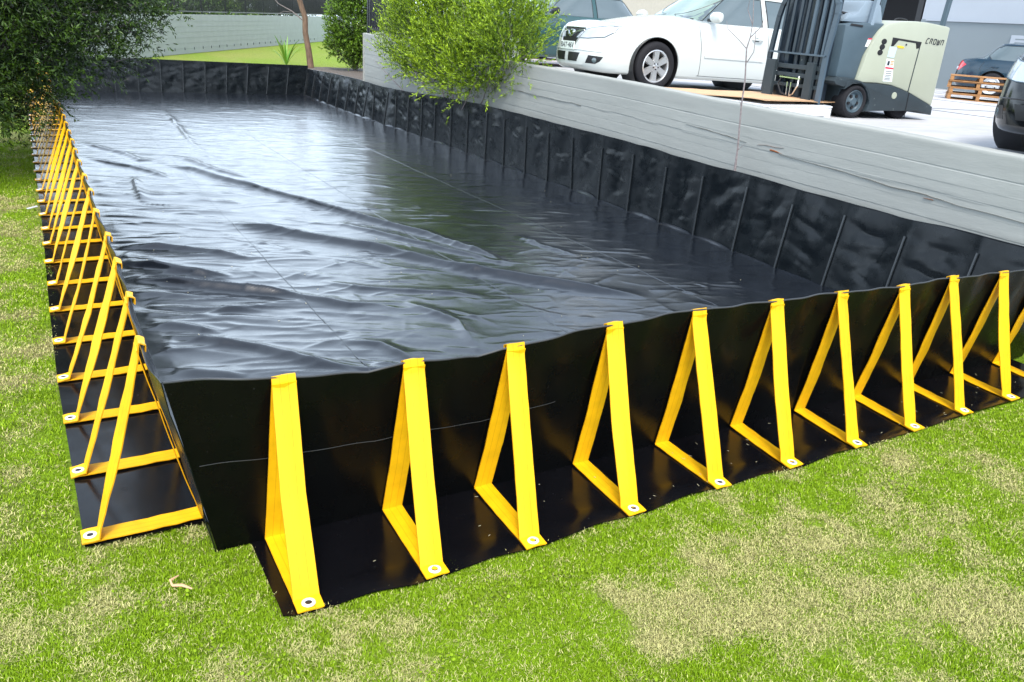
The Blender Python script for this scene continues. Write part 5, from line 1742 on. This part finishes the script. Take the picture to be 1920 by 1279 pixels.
mb.build("branches", M['twig'], tr, smooth=True)
# bare sapling against the retaining wall
sp = empty("bare_sapling", "thin leafless grey sapling standing against the retaining wall", "sapling", (5.8, 3.3, 0))
S0 = [(0, 0, 0), (0, -.01, .4), (0, .002, .76), (0, .011, .964), (0, .057, 1.38), (0, .065, 1.636), (0, .112, 1.924), (0, .087, 2.034), (0, .086, 2.18), (0, .125, 2.371), (.05, .2, 2.7)]
mb = MB(); mb.tube(S0, [.015, .014, .013, .009, .008, .0075, .0065, .005, .004, .0035, .002], 7); mb.build("stem", M['twig'], sp, smooth=True)
mb = MB()
for pts in ([(0, .112, 1.924), (0, .24, 2.002), (0, .412, 2.095), (0, .45, 2.17)], [(0, .076, 1.80), (0, .01, 1.90), (0, .02, 2.06), (0, .06, 2.13)], [(0, .086, 2.15), (.02, .2, 2.28), (0, .17, 2.42)], [(0, .087, 2.03), (.02, -.02, 2.14), (0, -.06, 2.3)], [(0, .05, 1.36), (0, .10, 1.45)], [(0, .01, .95), (.02, -.05, 1.02)]):
    mb.tube(pts, [.005] + [.0035] * (len(pts) - 2) + [.0015], 5)
mb.build("twigs", M['twig'], sp, smooth=True)
# strap-leaved plant
st = empty("strappy_plant", "bright green strap leaved clump on the far lawn behind the bund", "plant", (8.0, 28.6, 0))
lm = None
for k in range(22):
    a = rnd.uniform(0, 6.28); l = rnd.uniform(.7, 1.25); sp_ = rnd.uniform(.2, .75)
    pts = [Vector((math.cos(a) * sp_ * l * t, math.sin(a) * sp_ * l * t, l * (t * 1.25 - t * t * sp_ * .9))) for t in np.linspace(0, 1, 6)]
    wv = Vector((-math.sin(a), math.cos(a), 0))
    me = ribbon("leaf", pts, wv, .05, .004, nsub=1, widths=[.03, .05, .055, .045, .03, .006], rows=3)
    ca = me.color_attributes.new("col", 'FLOAT_COLOR', 'POINT'); cc = (.14 * rnd.uniform(.7, 1.2), .30 * rnd.uniform(.8, 1.1), .03, 1)
    ca.data.foreach_set("color", np.tile(np.array(cc, np.float32), len(me.vertices)))
    add("leaf", me, M['leaf'], st)
# mulch bed under the second bush
xs = np.linspace(-1, 1, 24); X, Y = np.meshgrid(xs, xs, indexing='ij')
rr = np.hypot(X, Y)
mu = add("mulch_bed", grid_mesh("mulch_bed", np.stack([9.9 + X * 1.9, 24.9 + Y * 3.2, .02 + .05 * np.clip(1 - rr, 0, 1) + .02 * fbm(X * 9, Y * 9, 9, 2)], -1)), M['mulch']); mu["kind"] = "structure"
# trees beyond the far fence
for k, (dx, oy, s_, ci, co, lb) in enumerate((
        (-6, 3.0, 1.0, (.012, .03, .006), (.14, .24, .02), "dark bushy shrub behind the left end of the far fence"),
        (1.5, 3.2, 1.0, (.012, .03, .006), (.16, .27, .03), "dense green shrub behind the far fence left of the bright patch"),
        (7.5, 3.0, .95, (.012, .035, .01), (.13, .25, .03), "dark green shrub behind the middle of the far fence"),
        (13.5, 3.4, 1.0, (.015, .04, .01), (.18, .30, .03), "mid green shrub behind the far fence near the bare trunk"),
        (20, 3.2, 1.1, (.015, .04, .01), (.08, .15, .02), "green shrub behind the far fence beside the leafy bush"),
        (28, 3.5, 1.2, (.015, .04, .01), (.08, .15, .02), "round green shrub behind the right end of the far fence"))):
    p = Vector((3.6, 30.5, 0)) + fdn * dx + fn * oy
    shrub("background_shrub", lb, "shrub", tuple(p), [(0, 0, 1.6, 2.6, 2.2, 1.3), (1.8, .8, 1.3, 1.8, 1.6, 1.1), (-1.8, 0, 1.4, 1.8, 1.6, 1.1), (.6, 0, 2.1, 1.6, 1.6, .5)], 900, 12, .16, .035, ci, co, 600 + k, stems=6, twig_len=(.2, .5), group="shrubs beyond the far fence")
# small things on the grass
tw = MB(); tw.tube([(0, 0, 0), (.03, -.02, .006), (.06, -.05, .002)], [.005, .006, .003], 6); tw.tube([(.0, 0, 0), (-.004, .018, .012), (.028, .032, .014)], [.005, .006, .002], 5)
t = add("dry_twig", tw.mesh("dry_twig", smooth=True), M['card'], loc=(-.19, -.17, .022)); tag(t, "small bent dry twig on the grass near the bund corner", "twig")
lt = MB(); lt.box(-.05, .05, -.012, .012, 0, .006); t = lt.build("litter", M['zinc']); t.location = (-.52, 6.25, .02); t.rotation_euler = (.2, -.1, .5)
tag(t, "shiny scrap of litter on the grass beside the left flap", "litter")
